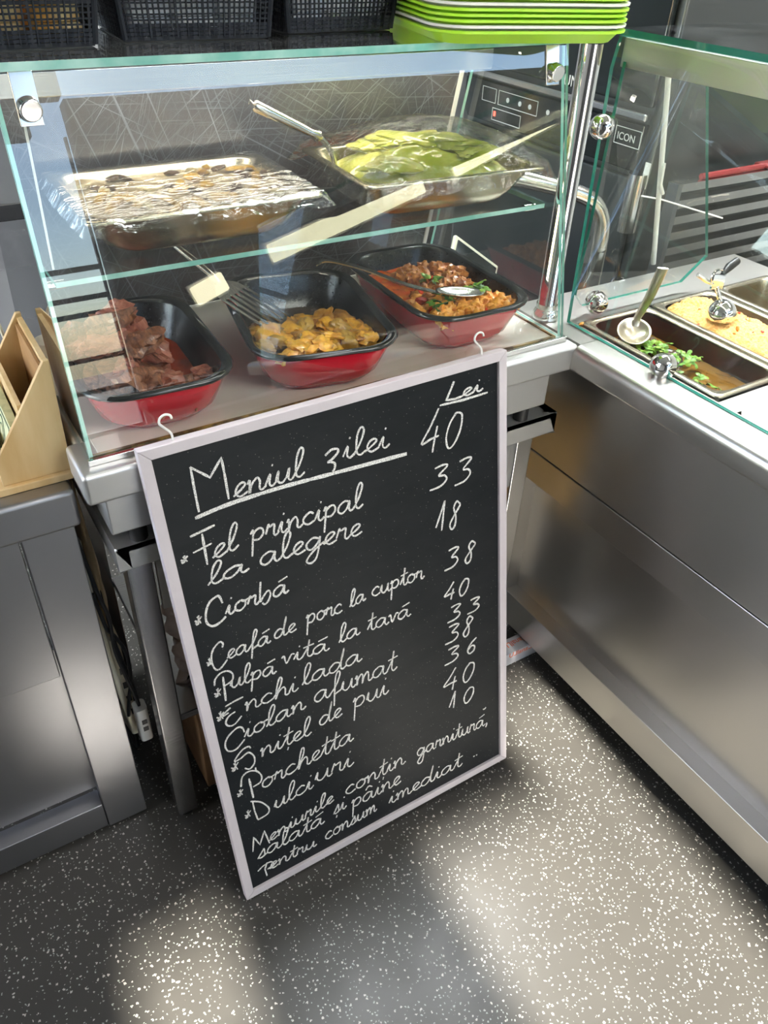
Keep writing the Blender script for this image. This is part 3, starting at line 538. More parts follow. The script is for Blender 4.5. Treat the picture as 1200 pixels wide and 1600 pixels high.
# ------------------------------------------------------------------ food helpers
def protos(n, sx, sy, sz, amp, fr, m, name, ridg=0, sub=3):
    out = []
    for k in range(n):
        b = MB(); b.blob(sx*random.uniform(.8, 1.2), sy*random.uniform(.8, 1.2), sz*random.uniform(.8, 1.2), amp, fr, random.randint(1, 99), sub, None, ridg)
        o = b.build(name, m[k % len(m)], None); out.append(o)
    return out
def scatter(proto, places, label, cat, group, tilt=.5):
    used = set()
    for i, (x, y, z, s) in enumerate(places):
        p = proto[i % len(proto)]
        if p.name in used: o = p.copy(); COL.objects.link(o)
        else: o = p; used.add(p.name)
        o.location = (x, y, z); o.rotation_euler = (random.uniform(-tilt, tilt), random.uniform(-tilt, tilt), random.uniform(0, 6.28)); o.scale = (s, s, s)
        tag(o, label, cat, group)
    for p in proto:
        if p.name not in used: bpy.data.objects.remove(p)
def inpan(P, x, y, z):
    c, s = math.cos(P.rotation_euler.z), math.sin(P.rotation_euler.z)
    return (P.location.x + c*x - s*y, P.location.y + s*x + c*y, P.location.z + z)
def surface_in(P, name, W, L, r, z, m, label, cat, amp=.003, wave=30, y0=-1, y1=1, kind='stuff'):
    # a bumpy filling clipped to a rounded rectangle
    def fn(u, v):
        a = u*2-1; c_ = y0 + (y1-y0)*v
        x = a*(W/2); y = c_*(L/2)
        ex = max(0, abs(x)-(W/2-r)); ey = max(0, abs(y)-(L/2-r)); d = math.hypot(ex, ey)
        if d > r: k = r/d; x = math.copysign(W/2-r+ex*k, x); y = math.copysign(L/2-r+ey*k, y)
        h = amp*(mnoise.noise(Vector((x*wave, y*wave, 3))) + .5*mnoise.noise(Vector((x*wave*2.6, y*wave*2.6, 8))))
        return (x, y, z + h)
    b = MB(); b.grid(44, 60, fn); o = b.build(name, m, None); o.location = P.location; o.rotation_euler.z = P.rotation_euler.z
    return tag(o, label, cat, None, kind)
# meat
meat_a = mat('cooked_meat_red', (.24,.055,.03), .45, noise=(60, (.46,.17,.10), .35, .7, 8), bump=(220, .9, 6), scale=(1,3,1), coat=.2, sss=.1)
meat_b = mat('cooked_meat_brown', (.13,.04,.02), .42, noise=(70, (.38,.15,.07), .35, .7, 8), bump=(240, .9, 6), scale=(3,1,1), coat=.2)
pr = protos(8, .030, .019, .014, .55, 1.8, [meat_a, meat_b, meat_a], 'meat_chunk', .05)
pl = []
for k in range(54):
    u = random.uniform(-.085, .045) if k % 3 else random.uniform(-.085, .075); v = random.uniform(-.125, .10)
    if u > .02 and v > -.06: u -= .06
    hgt = .085*max(0, 1-((u+.035)/.075)**2)*max(.25, 1-((v+.01)/.17)**2)
    pl.append((*inpan(PL, u, v, .024 + random.uniform(.15, 1)*max(hgt*1.12, .02)), random.uniform(.8, 1.35)))
scatter(pr, pl, 'piece of browned pulled meat heaped in the leftmost red pan', 'meat', 'pulled meat pieces')
sauce = mat('red_oily_sauce', (.50,.05,.008), .10, 0, .6, coat=.6, noise=(25, (.22,.03,.006), .4, .7))
surface_in(PL, 'red_sauce', .165, .265, .045, .022, sauce, 'glossy red oily sauce pooled under the meat in the leftmost red pan', 'sauce', .001)
# browned potatoes / chicken
pot_a = mat('roast_yellow', (.86,.44,.045), .42, noise=(55, (.45,.17,.015), .42, .72, 8), bump=(170, .8, 6), coat=.35, sss=.1)
pot_b = mat('roast_brown', (.34,.14,.02), .42, noise=(60, (.78,.40,.06), .42, .75, 8), bump=(170, .8, 6), coat=.35)
pot_c = mat('roast_olive', (.52,.30,.05), .42, noise=(60, (.26,.11,.02), .42, .75, 8), bump=(170, .8, 6), coat=.35)
pr = protos(8, .024, .017, .0105, .5, 1.7, [pot_a, pot_b, pot_a, pot_c, pot_a], 'roast_potato_piece')
pl = []
for k in range(86):
    u = random.uniform(-.09, .09); v = random.uniform(-.142, .015)
    if u > 0: v += .035
    front = max(0, (-v)/.135)
    pl.append((*inpan(PM, u*(1 if v > -.1 else .85), v, .030 + random.uniform(0, .022) + .020*front), random.uniform(.7, 1.15)))
scatter(pr, pl, 'browned yellow potato piece piled at the near end of the middle red pan', 'potato', 'roast potato pieces')
grease = mat('dark_pan_grease', (.035,.018,.008), .15, 0, .5, coat=.4)
surface_in(PM, 'pan_grease', .172, .27, .045, .020, grease, 'dark shiny grease on the floor of the middle red pan', 'grease', .0008)
# tomato stew
stew = mat('tomato_stew', (.52,.075,.012), .22, 0, .5, noise=(45, (.62,.22,.04), .45, .7, 6), bump=(120, .5), coat=.5)
surface_in(PR, 'tomato_stew', .176, .285, .048, .043, stew, 'orange red tomato stew filling the red pan with the spoon', 'stew', .004, 45)
st_a = mat('stew_meat', (.34,.10,.02), .4, noise=(90, (.70,.30,.06), .4, .7, 8), bump=(180, .8, 5), coat=.4)
st_b = mat('stew_cauliflower', (.92,.42,.06), .45, noise=(70, (.66,.20,.03), .42, .7, 8), bump=(200, .9, 5), coat=.25)
st_c = mat('tomato_bit', (.62,.05,.02), .25, coat=.5)
for lab, m, n, sz, reg in (('browned meat lump in the far part of the tomato stew', [st_a], 34, (.018,.014,.012), (-.03, .085, -.02, .12)),
                      ('orange cauliflower floret piled at the near end of the tomato stew', [st_b], 46, (.014,.012,.011), (-.085, .085, -.145, -.055)),
                      ('stewed vegetable piece in the middle of the tomato stew', [st_a, st_c, st_b], 40, (.010,.008,.006), (-.088, .085, -.10, .02)),
                      ('small red tomato bit on top of the tomato stew', [st_c], 26, (.008,.006,.004), (-.085, .085, -.145, .06))):
    nm = 'stew_meat_lump' if 'meat' in lab else 'cauliflower_floret' if 'cauli' in lab else 'tomato_bit' if 'bit' in lab else 'vegetable_piece'
    pr = protos(5, *sz, .5, 2.2, m, nm, 0, 2 if sz[0] < .012 else 3); pl = []
    for k in range(n):
        u = random.uniform(reg[0], reg[1]); v = random.uniform(reg[2], reg[3]); hh = .012*max(0, -v/.14) + .010*math.exp(-((u-.03)**2+(v-.06)**2)/.002)
        pl.append((*inpan(PR, u, v, .044 + hh + random.uniform(-.001, .007)), random.uniform(.7, 1.2)))
    scatter(pr, pl, lab, 'stew piece', lab.split(' in ')[0].split(' at ')[0].split(' on ')[0] + 's')
# leaves
leaf_m = mat('parsley_green', (.10,.26,.02), .45, noise=(40, (.30,.45,.05), .4, .7), sss=.1)
leaf_d = mat('parsley_dark', (.05,.14,.015), .45)
def leaf_mesh(seed):
    rnd = random.Random(seed); b = MB()
    for lobe in range(3):
        a = R(-55 + 55*lobe + rnd.uniform(-12, 12)); L = .010*rnd.uniform(.8, 1.2); pts = []
        for s_, wv in ((0, .0006), (.3, .0022), (.5, .0034), (.65, .0024), (.8, .0026), (1, .0004)):
            pts.append((s_*L, wv*rnd.uniform(.8, 1.3), .0020*math.sin(s_*3)+rnd.uniform(-.0005, .0005)))
        v = []; M = Matrix.Rotation(a, 4, 'Z')
        for x, wv, z in pts: v += [M @ Vector((x, wv, z-.0006)), M @ Vector((x, 0, z)), M @ Vector((x, -wv, z-.0006))]
        n = len(pts); f = []
        for i in range(n-1): f += [(3*i, 3*i+1, 3*i+4, 3*i+3), (3*i+1, 3*i+2, 3*i+5, 3*i+4)]
        k = len(v); v += [p - Vector((0, 0, .0004)) for p in v]; f += [tuple(q+k for q in reversed(g)) for g in f]
        b.add(v, f, None, True)
    return b
def leaves(places, label, group, mats):
    pr = [leaf_mesh(i).build('parsley_leaf', mats[i % len(mats)]) for i in range(4)]
    for o in pr: o['x'] = 0
    used = set()
    for i, (x, y, z, s) in enumerate(places):
        p = pr[i % 4]
        if i >= 4: o = p.copy(); COL.objects.link(o)
        else: o = p
        o.location = (x, y, z); o.rotation_euler = (random.uniform(-.6, .6), random.uniform(-.6, .6), random.uniform(0, 6.28)); o.scale = (s,)*3
        tag(o, label, 'parsley leaf', group)
pl = []
for k in range(26):
    u, v = random.choice(((-.02, -.085), (.045, -.05), (.06, -.055), (-.05, -.095), (.0, .01))); u += random.gauss(0, .010); v += random.gauss(0, .009)
    pl.append((*inpan(PR, u, v, .066 + random.uniform(0, .006)), random.uniform(.9, 1.7)))
leaves(pl, 'green parsley leaf sprinkled on the tomato stew', 'parsley on the stew', [leaf_m, leaf_d])

# ------------------------------------------------------------------ spatula and spoon
brushed_util = mat('worn_utensil_steel', (.66,.64,.60), .25, 1.0, bump=(50, .04))
def frame_to(p0, p1, up=(0,0,1)):
    y = (Vector(p1)-Vector(p0)).normalized(); x = y.cross(Vector(up)).normalized(); z = x.cross(y)
    return Matrix(((x.x, y.x, z.x, p0[0]), (x.y, y.y, z.y, p0[1]), (x.z, y.z, z.z, p0[2]), (0, 0, 0, 1)))
t = thing('slotted_spatula', 'steel slotted spatula resting in the middle red pan against its far left rim', 'spatula', (.49, 1.15, .93))
M = frame_to((.445, 1.214, .990), (.525, 1.105, .932))
b = MB(); L = .125
for x0, x1 in ((-.036, -.030), (-.022, -.016), (-.009, -.003), (.004, .010), (.017, .023), (.030, .036)): b.box(x0, x1, .030, L-.008, -.0008, .0008, M)
b.box(-.036, .036, L-.008, L, -.0008, .0008, M); b.prism([(-.036, .031), (.036, .031), (.030, .012), (.010, -.004), (-.010, -.004), (-.030, .012)], 'z', -.0008, .0008, M)
b.build('blade', brushed_util, t, world=True)
b = MB(); b.tube([(.445, 1.216, .991), (.437, 1.226, 1.003), (.420, 1.25, 1.020), (.395, 1.285, 1.045)], [.005, .0055, .006, .006], 10); b.build('handle', brushed_util, t, world=True)
t = thing('serving_spoon', 'long steel serving spoon lying across the tomato stew pan', 'spoon', (.75, 1.1, .97))
b = MB(); pts = spline([(.622, 1.213, .994), (.645, 1.205, 1.000), (.69, 1.16, .993), (.735, 1.10, .980), (.785, 1.062, .968)], 5)
for p, q in zip(pts, pts[1:]):
    b.box(-.0055, .0055, 0, (q-p).length+.0005, -.0012, .0012, frame_to(p, q))
b.build('handle', brushed_util, t, world=True)
M = frame_to((.780, 1.066, .969), (.872, 1.044, .958)); b = MB()
def bowl(u, v):
    a = u*2*math.pi; r_ = v; x = .022*r_*math.cos(a); y = .044 + .046*r_*math.sin(a); return (x, y, .009*(r_*r_-1)+.003)
b.grid(25, 9, bowl, M); k = b.build('bowl', brushed_util, t, world=True); sol = k.modifiers.new('thickness', 'SOLIDIFY'); sol.thickness = .0012

# ================================================================== STEEL PANS UNDER FILM on the middle shelf
def gn_pan(name, label, loc, rz, W, L, D, m=None, inner=None, r=.03, group=None, big=True):
    m = m or pan_steel; t = thing(name, label, 'pan', loc, rz, group)
    b = MB(); b.loft([rrect(W-2*o, L-2*o, q, z) for o, z, q in (((.062, -D, .030), (.047, -D+.003, .04), (.036, -D+.010, .045), (.027, -D+.024, .04), (.016, -.012, r), (.0125, -.004, r)) if big else ((.035, -D, .020), (.018, -D+.006, r), (.014, -.012, r), (.0125, -.004, r)))], None, True); b.build('shell', m, t)
    b = MB(); b.loft([rrect(W-2*o, L-2*o, q, z) for o, z, q in (((.064, -D+.0015, .030), (.049, -D+.0045, .04), (.038, -D+.0115, .045), (.029, -D+.025, .04), (.0175, -.012, r), (.0135, -.002, r)) if big else ((.037, -D+.0015, .020), (.0195, -D+.0075, r), (.0155, -.012, r), (.0135, -.002, r)))], None, True); b.build('liner', inner or m, t)
    b = MB(); b.loft([rrect(W-2*o, L-2*o, q, z) for o, z, q in ((.0125, -.004, r), (.0005, -.0035, .012), (0, -.001, .012), (.001, .0006, .012), (.006, .0012, .014), (.0125, .0002, r), (.0135, -.002, r))], None); b.build('rim', m, t, ang=70)
    return t
A = gn_pan('steel_pan', 'steel pan of onion pieces under cling film on the middle glass shelf', (.385, 1.165, 1.166), R(-1), .335, .250, .062, group=None)
B = gn_pan('steel_pan', 'steel pan heaped with green cabbage rolls under cling film on the glass shelf', (.792, 1.155, 1.166), R(-3.5), .330, .250, .062)
def film_over(name, P, W, L, dome, label, seed, hang=.03):
    def fn(u, v):
        a = (u*2-1); c_ = (v*2-1); x = a*(W/2+hang*.5); y = c_*(L/2+hang*.5); e = max(abs(x)-(W/2+.002), abs(y)-(L/2+.002), 0)
        z = .003 + dome(a, c_)
        if e > 0:
            z -= e*1.35 + .006*mnoise.noise(Vector((a*5+seed, c_*5, 1))); x *= 1-.02*abs(c_)
        n = mnoise.noise(Vector((a*7+seed, c_*4, seed)))*.0028 + mnoise.noise(Vector((a*18+c_*9+seed, c_*16, seed)))*.0016
        return (x + (.003*mnoise.noise(Vector((c_*9, seed, a))) if e > 0 else 0), y, z + n)
    b = MB(); b.grid(90, 70, fn); o = b.build(name, film, P); o['label'] = label; return o
film_over('cling_film', A, .335, .250, lambda a, c: .004*(1-a*a)*(1-c*c), 'wrinkled clear cling film stretched over the pan', 3, .026)
dm = lambda a, c: .058*max(0, 1-a*a*.95)**.8*max(0, 1-c*c*.95)**.8
film_over('cling_film', B, .330, .250, dm, 'wrinkled clear cling film domed over the food', 11, .040)
on = mat('onion_pulp', (.34,.25,.13), .3, noise=(50, (.55,.46,.30), .4, .7, 8), bump=(140, .6), coat=.4)
o = surface_in(A, 'onion_filling', .300, .216, .03, -.010, on, 'pale brown onion filling in the left steel pan on the glass shelf', 'food', .004, 40)
on_a = mat('golden_onion', (.60,.36,.06), .3, coat=.4, noise=(40, (.28,.13,.03), .45, .7)); on_b = mat('dark_onion_skin', (.10,.05,.02), .35, coat=.3); on_c = mat('pale_onion', (.70,.60,.36), .3, coat=.3)
pr = protos(6, .017, .010, .005, .5, 1.6, [on_a, on_b, on_c, on_a], 'onion_piece', 0, 2); pl = []
for k in range(46): pl.append((*inpan(A, random.uniform(-.13, .135), random.uniform(-.088, .088), -.006 + random.uniform(0, .003)), random.uniform(.6, 1.1)))
scatter(pr, pl, 'browned onion piece under the film of the left steel pan', 'onion', 'onion pieces in the film covered pan')
cab = mat('cooked_cabbage_leaf', (.34,.37,.05), .28, noise=(22, (.56,.54,.14), .4, .7, 6), bump=(60, .5), coat=.4, sss=.1)
cab2 = mat('cooked_cabbage_dark', (.18,.22,.035), .32, noise=(28, (.42,.42,.10), .4, .7, 6), bump=(60, .5), coat=.4)
b = MB()
def heap(u, v):
    a = u*2-1; c = v*2-1; x, y = a*.140, c*.100; r = .05; ex = max(0, abs(x)-(.140-r)); ey = max(0, abs(y)-(.100-r)); d = math.hypot(ex, ey)
    if d > r: q = r/d; x = math.copysign(.140-r+ex*q, x); y = math.copysign(.100-r+ey*q, y)
    return (x, y, -.026 + .86*dm(a, c) + .008*mnoise.noise(Vector((x*18, y*26, 1))) + .004*mnoise.noise(Vector((x*50, y*80, 2))))
b.grid(60, 46, heap); o = b.build('shredded_cabbage', cab, None); o.location = B.location; o.rotation_euler.z = B.rotation_euler.z
tag(o, 'heap of cooked green cabbage filling the right film covered pan', 'cabbage', None, 'stuff')
pr = protos(5, .052, .034, .009, .30, 1.2, [cab, cab2, cab], 'cabbage_roll', 0, 3); pl = []
for k in range(22):
    a = ((k*0.618) % 1)*1.3-.65; c = ((k*0.381+.13) % 1)*1.2-.6
    pl.append((*inpan(B, a*.140, c*.100, -.021 + .86*dm(a, c)), random.uniform(.65, .95)))
scatter(pr, pl, 'glossy green cabbage roll under the domed film of the right steel pan', 'cabbage roll', 'cabbage rolls in the film covered pan', .12)
# hollow handled tongs poking out of the right pan
t = thing('ladle', 'steel ladle whose flat handle sticks out of the film covered pan of cabbage rolls', 'ladle', (.65, 1.2, 1.18))
p0 = Vector((.515, 1.196, 1.256)); p1 = Vector((.625, 1.196, 1.203))
M = frame_to(p0, p1); b = MB(); b.loft([[(w_*math.cos(a), y, h_*math.sin(a)) for a in [2*math.pi*k/14 for k in range(14)]] for y, w_, h_ in ((0, .008, .006), (.003, .0095, .0085), (.03, .0095, .0085), (.08, .0085, .0075), (.105, .007, .006), (.118, .009, .009), (.124, .006, .004))], M, True, True)
b.build('handle', brushed_util, t, world=True)
b = MB(); b.tube([p0 + Vector((.002, 0, 0)), p0 + Vector((-.004, .002, .006)), p0 + Vector((-.006, .002, .001))], .0016, 8); b.build('hook', brushed_util, t, world=True)
b = MB(); b.tube(spline([p1, p1 + Vector((.012, 0, -.012)), p1 + Vector((.022, -.002, -.030)), p1 + Vector((.026, -.002, -.050))], 4), .0045, 8); b.build('shank', brushed_util, t, world=True)
# ================================================================== RIGHT COUNTER PANS AND FOOD
dark_in = mat('burnt_pan_inside', (.022,.018,.014), .3, .0, .6, noise=(12, (.09,.06,.035), .5, .75, 6), coat=.3)
G1 = gn_pan('well_pan', 'narrow steel pan of brown herb stew with a skimmer in the right counter', (1.149, .828, .8835+.0045), 0, .176, .325, .10, None, dark_in, .028, None, False)
G2 = gn_pan('well_pan', 'narrow steel pan full of orange rice with a scoop in the right counter', (1.334, .828, .8835+.0045), 0, .176, .325, .10, None, dark_in, .028, None, False)
G3 = gn_pan('well_pan', 'empty narrow steel pan farthest from the front of the right counter', (1.519, .828, .8835+.0045), 0, .176, .325, .10, None, None, .028, None, False)
gravy = mat('brown_gravy', (.16,.075,.012), .14, 0, .5, noise=(20, (.30,.17,.03), .4, .75, 6), coat=.5)
surface_in(G1, 'brown_gravy', .140, .288, .022, -.040, gravy, 'glossy brown gravy in the pan with the skimmer', 'gravy', .002, 35)
gm = mat('stewed_meat_dark', (.045,.022,.008), .4, noise=(60, (.16,.085,.03), .45, .72, 8), bump=(200, .8, 5), coat=.3)
pr = protos(6, .016, .012, .009, .5, 2, [gm], 'stewed_meat_piece', 0, 2); pl = []
for k in range(40):
    v = random.uniform(-.03, .12) if k % 4 else random.uniform(-.13, -.02); pl.append((*inpan(G1, random.uniform(-.055, .03 if v > 0 else -.02), v, -.036 + random.uniform(0, .008)), random.uniform(.6, 1.1)))
scatter(pr, pl, 'dark stewed meat piece in the brown gravy of the right counter pan', 'meat', 'stewed meat pieces in gravy')
pl = []
for k in range(46):
    u, v = random.choice(((-.01, .05), (.015, .035), (-.03, .02), (.0, .0), (-.035, -.03), (-.045, -.085), (.02, -.02), (-.03, -.115), (-.02, .06)))
    pl.append((*inpan(G1, u+random.gauss(0, .011), v+random.gauss(0, .012), -.022 + random.uniform(0, .006)), random.uniform(.9, 1.8)))
leaf_b = mat('parsley_bright', (.11,.28,.02), .45, noise=(40, (.28,.44,.05), .4, .7), sss=.1)
leaves(pl, 'bright green parsley leaf on the brown gravy in the right counter', 'parsley on the gravy', [leaf_b, leaf_m])
rice = mat('orange_rice', (.82,.42,.10), .5, noise=(150, (.90,.58,.22), .35, .65, 6), bump=(420, 1.0, 4), sss=.15)
def ricefn(u, v):
    x = (u*2-1)*.0705; y = (v*2-1)*.145; r = .022; ex = max(0, abs(x)-(.0705-r)); ey = max(0, abs(y)-(.145-r)); d = math.hypot(ex, ey)
    if d > r: q = r/d; x = math.copysign(.0705-r+ex*q, x); y = math.copysign(.145-r+ey*q, y)
    h = -.012 + .014*(1-(u*2-1)**2) + .006*mnoise.noise(Vector((x*40, y*40, 0))) + .0035*mnoise.noise(Vector((x*160, y*160, 5))) + .0022*mnoise.noise(Vector((x*380, y*380, 5)))
    return (x, y, h)
b = MB(); b.grid(110, 190, ricefn); o = b.build('orange_rice', rice, None); o.location = G2.location; tag(o, 'heap of orange rice filling the pan under the scoop', 'rice', None, 'stuff')
pr = protos(4, .005, .0035, .0022, .4, 2, [st_c, mat('carrot_bit', (.75,.20,.02), .35, coat=.3)], 'carrot_bit', 0, 2); pl = []
for k in range(18):
    x = random.uniform(-.055, .055); y = random.uniform(-.13, .10); pl.append((*inpan(G2, x, y, ricefn((x/.0705+1)/2, (y/.145+1)/2)[2] + .001), random.uniform(.6, 1.3)))
scatter(pr, pl, 'small red or orange vegetable bit on top of the orange rice', 'vegetable', 'vegetable bits in the rice')
# skimmer
t = thing('skimmer', 'steel skimmer with a long flat handle standing in the brown herb stew', 'skimmer', (1.12, .91, .88))
M = Matrix.Translation((1.122, .912, .886)) @ Matrix.Rotation(R(24), 4, 'X') @ Matrix.Rotation(R(-14), 4, 'Y')
skim = mat('greasy_spoon_steel', (.66,.62,.52), .28, 1.0, noise=(40, (.40,.33,.20), .5, .75))
def sk(u, v):
    a = u*2*math.pi; return (.033*v*math.cos(a), .030*v*math.sin(a), .012*v*v-.006)
b = MB(); b.grid(29, 9, sk, M); k = b.build('bowl', skim, t, world=True); sm_ = k.modifiers.new('thickness', 'SOLIDIFY'); sm_.thickness = .0014
b = MB(); pts = spline([(1.133, .925, .893), (1.139, .926, .905), (1.141, .920, .925), (1.142, .910, .96), (1.143, .900, 1.009)], 5)
wd = [.013 - .005*min(1, i/5) + .003*max(0, (i-5)/15) for i in range(len(pts))]
rings = []
for p, q in zip(pts, wd): rings.append([p + Vector((q*math.cos(a)*.66, -q*math.cos(a)*.60, 0)) + Vector((.0016*math.sin(a), .0018*math.sin(a), .0006*math.sin(a))) for a in [2*math.pi*j/12 for j in range(12)]])
b.loft(rings, None, True, True); b.build('handle', skim, t, world=True)
# rice scoop
t = thing('rice_scoop', 'round steel portion scoop stuck in the orange rice', 'scoop', (1.312, .874, .90))
S0 = Vector((1.312, .874, .902))
b = MB(); b.lathe([(.027*math.cos(R(a)), .027*math.sin(R(a))) for a in range(-20, 90, 10)] + [(.0004, .027)], 24, Matrix.Translation(S0), True, True); b.build('bowl', chrome, t, world=True)
pts = [S0 + Vector((-.003, .006, .020)), Vector((1.303, .884, .934)), Vector((1.296, .890, .952))]
MB().tube(pts, .0045, 10).build('shank', chrome, t, world=True)
b = MB(); b.box(-.012, .012, -.002, .002, -.002, .022, Matrix.Translation((1.295, .890, .954)) @ Matrix.Rotation(R(-20), 4, 'Z'))
for k in range(6): b.box(-.011+k*.004, -.009+k*.004, -.003, .003, -.006, -.001, Matrix.Translation((1.295, .890, .954)) @ Matrix.Rotation(R(-20), 4, 'Z'))
b.build('gear_plate', chrome, t, world=True)
MB().tube(spline([(1.283, .892, .956), (1.276, .893, .972), (1.285, .892, .984), (1.30, .891, .982), (1.309, .890, .968), (1.307, .889, .955)], 4), .0022, 8).build('spring_lever', chrome, t, world=True)
MB().tube([(1.285, .892, .958), (1.268, .897, .966), (1.250, .905, .978)], [.003, .0042, .0042], 10).build('grip', chrome, t, world=True)
MB().tube([(1.300, .889, .975), (1.318, .892, .985), (1.345, .898, .990)], [.004, .008, .0075], 12).build('grip', black_plastic, t, world=True)
MB().cyl((1.345, .897, .990), (1.347, .8975, .9902), .0045, 12).build('rivet', chrome, t, world=True)
# round soup well
t = thing('soup_well', 'round steel soup pot sunk in the worktop at the right edge', 'pot', (1.215, .515, .8845))
MB().lathe([(.104, .0005), (.104, .004), (.098, .005), (.093, .002), (.091, -.03), (.091, -.12), (.08, -.13)], 48, None, False, True).build('pot', pan_steel, t)
o = MB().lathe([(.0895, -.052), (.05, -.050), (.001, -.049)], 40, None, False, True).build('tomato_soup', mat('dark_soup', (.16,.05,.02), .2, coat=.3, noise=(30, (.30,.11,.04), .4, .7)), None); o.location = t.location
tag(o, 'reddish brown soup in the round pot at the right edge', 'soup', None, 'stuff')
pr = protos(4, .018, .014, .012, .5, 2, [meat_a, meat_b], 'soup_meat_piece', 0, 2)
pl = [(1.215+.062*math.cos(a), .515+.062*math.sin(a), .850, 1.0) for a in (1.9, 2.4, 2.9, 3.4)]
scatter(pr, pl, 'brown meat piece in the round soup pot at the right edge', 'meat', 'meat pieces in the round pot')
b = MB(); b.blob(.006, .004, .003, .5, 2, 5, 2); o = b.build('food_crumb', st_b, None); o.location = (1.062, .985, .8865); tag(o, 'orange food crumb fallen on the steel worktop near the corner post', 'crumb')

# ================================================================== GREEN TRAYS
tg = mat('lime_green_plastic', (.40,.74,.04), .32, 0, .5, sss=.12, noise=(8, (.44,.78,.06), .4, .6)); tw = mat('white_plastic_tray', (.74,.74,.70), .35)
def tray(m):
    t = thing('serving_tray', '', 'tray')
    b = MB(); W, L = .302, .40
    pr_ = [(.018, 0, .030), (.015, .0008, .034), (.004, .0125, .045), (.0, .0138, .05), (-.004, .0140, .05), (-.0045, .0172, .05), (.001, .0178, .05), (.007, .0150, .045), (.017, .0032, .034), (.021, .0024, .03)]
    b.loft([rrect(W-2*o, L-2*o, r, z) for o, z, r in pr_], None, True, True); b.build('tray_body', m, t, ang=60); return t
gt_, wt_ = tray(tg), tray(tw); fg = fw = True
seq = 'GWGGGWGGWGGWG'
ordn = {0: 'bottom', 1: 'second', 2: 'third', 3: 'fourth', 4: 'fifth', 5: 'sixth', 6: 'seventh', 7: 'eighth', 8: 'ninth', 9: 'tenth', 10: 'eleventh', 11: 'twelfth', 12: 'topmost'}
for i, c in enumerate(seq):
    if c == 'G': o = gt_ if fg else copy_tree(gt_); fg = False
    else: o = wt_ if fw else copy_tree(wt_); fw = False
    o.location = (.905 + random.uniform(-.002, .002), 1.175 + random.uniform(-.002, .002), 1.3475 + i*.0066); o.rotation_euler.z = R(-13.5 + random.uniform(-.5, .5))
    tag(o, ('lime green' if c == 'G' else 'white') + ' plastic tray, ' + ordn[i] + (' one of the stack on the glass shelf' if i == 0 else ' from the bottom of the stack on the glass shelf' if i < 12 else ' one of the stack on the glass shelf'), 'tray', 'stacked plastic trays')

# ================================================================== WOVEN BASKETS
wick = mat('black_woven_plastic', (.012,.014,.020), .5, 0, .3)
def basket(label, x, y, rz, W, L, H=.105):
    t = thing('woven_basket', label, 'basket', (x, y, 1.3475), rz, 'black woven baskets')
    tp = .010
    def side(n0, n1, nz, P):  # P(s, z) -> point, s 0..1
        b = MB()
        n = n1
        for i in range(n+1):
            s = i/n; h = .0008 if i % 5 else .0014
            ds = h/(n0)
            b.add([P(s-ds, .004, 0), P(s+ds, .004, 0), P(s+ds, H, 0), P(s-ds, H, 0), P(s-ds, .004, .003), P(s+ds, .004, .003), P(s+ds, H, .003), P(s-ds, H, .003)], [(0,1,2,3),(7,6,5,4),(0,4,5,1),(1,5,6,2),(2,6,7,3),(3,7,4,0)])
        z = .004
        rows = [.0, .0045, .009, .0135] + [.0195 + k*.0062 for k in range(4)] + [.0425, .047] + [.0535 + k*.0062 for k in range(5)] + [.083, .088] + [.094, .098]
        for r_ in rows:
            hh = .0019 if r_ < .014 or r_ in (.0425, .047, .083, .088, .094, .098) else .0009
            m = 24
            for i in range(m):
                s0, s1 = i/m, (i+1)/m; o0 = .0012*(1 if i % 2 else -1)
                b.add([P(s0, z+r_-hh, -.0006+o0), P(s1, z+r_-hh, -.0006-o0), P(s1, z+r_+hh, -.0006-o0), P(s0, z+r_+hh, -.0006+o0), P(s0, z+r_-hh, .0026+o0), P(s1, z+r_-hh, .0026-o0), P(s1, z+r_+hh, .0026-o0), P(s0, z+r_+hh, .0026+o0)], [(0,1,2,3),(7,6,5,4),(0,4,5,1),(2,6,7,3)])
        return b
    def off(z): return tp*(z/H)
    side(W, int(W/.0066), 0, lambda s, z, d: (-W/2-off(z) + s*(W+2*off(z)), -L/2-off(z)-d, z)).build('front_weave', wick, t)
    side(W, int(W/.0066), 0, lambda s, z, d: (-W/2-off(z) + s*(W+2*off(z)), L/2+off(z)+d, z)).build('back_weave', wick, t)
    side(L, int(L/.0066), 0, lambda s, z, d: (-W/2-off(z)-d, -L/2-off(z) + s*(L+2*off(z)), z)).build('side_weave', wick, t)
    side(L, int(L/.0066), 0, lambda s, z, d: (W/2+off(z)+d, -L/2-off(z) + s*(L+2*off(z)), z)).build('side_weave', wick, t)
    MB().box(-W/2, W/2, -L/2, L/2, .0005, .004).build('base', wick, t)
    for sx in (-1, 1):
        for sy in (-1, 1): MB().tube([(sx*W/2, sy*L/2, .003), (sx*(W/2+tp), sy*(L/2+tp), H)], .0045, 8).build('corner_cord', wick, t)
    b = MB(); b.loft([rrect(W+2*tp+2*o, L+2*tp+2*o, .012, H+z, 3) for o, z in ((-.003, -.004), (.004, -.003), (.004, .004), (-.003, .004), (-.003, -.004))]); b.build('rim', wick, t)
    return t
B1 = basket('black woven basket of orange packets at the left end of the glass shelf', .178, 1.196, R(2), .205, .150)
B2 = basket('black woven basket in the middle of the glass shelf holding added white packets', .427, 1.218, R(-4), .190, .150)
B3 = basket('black woven basket with added white packets beside the green trays', .645, 1.240, R(2), .170, .140)
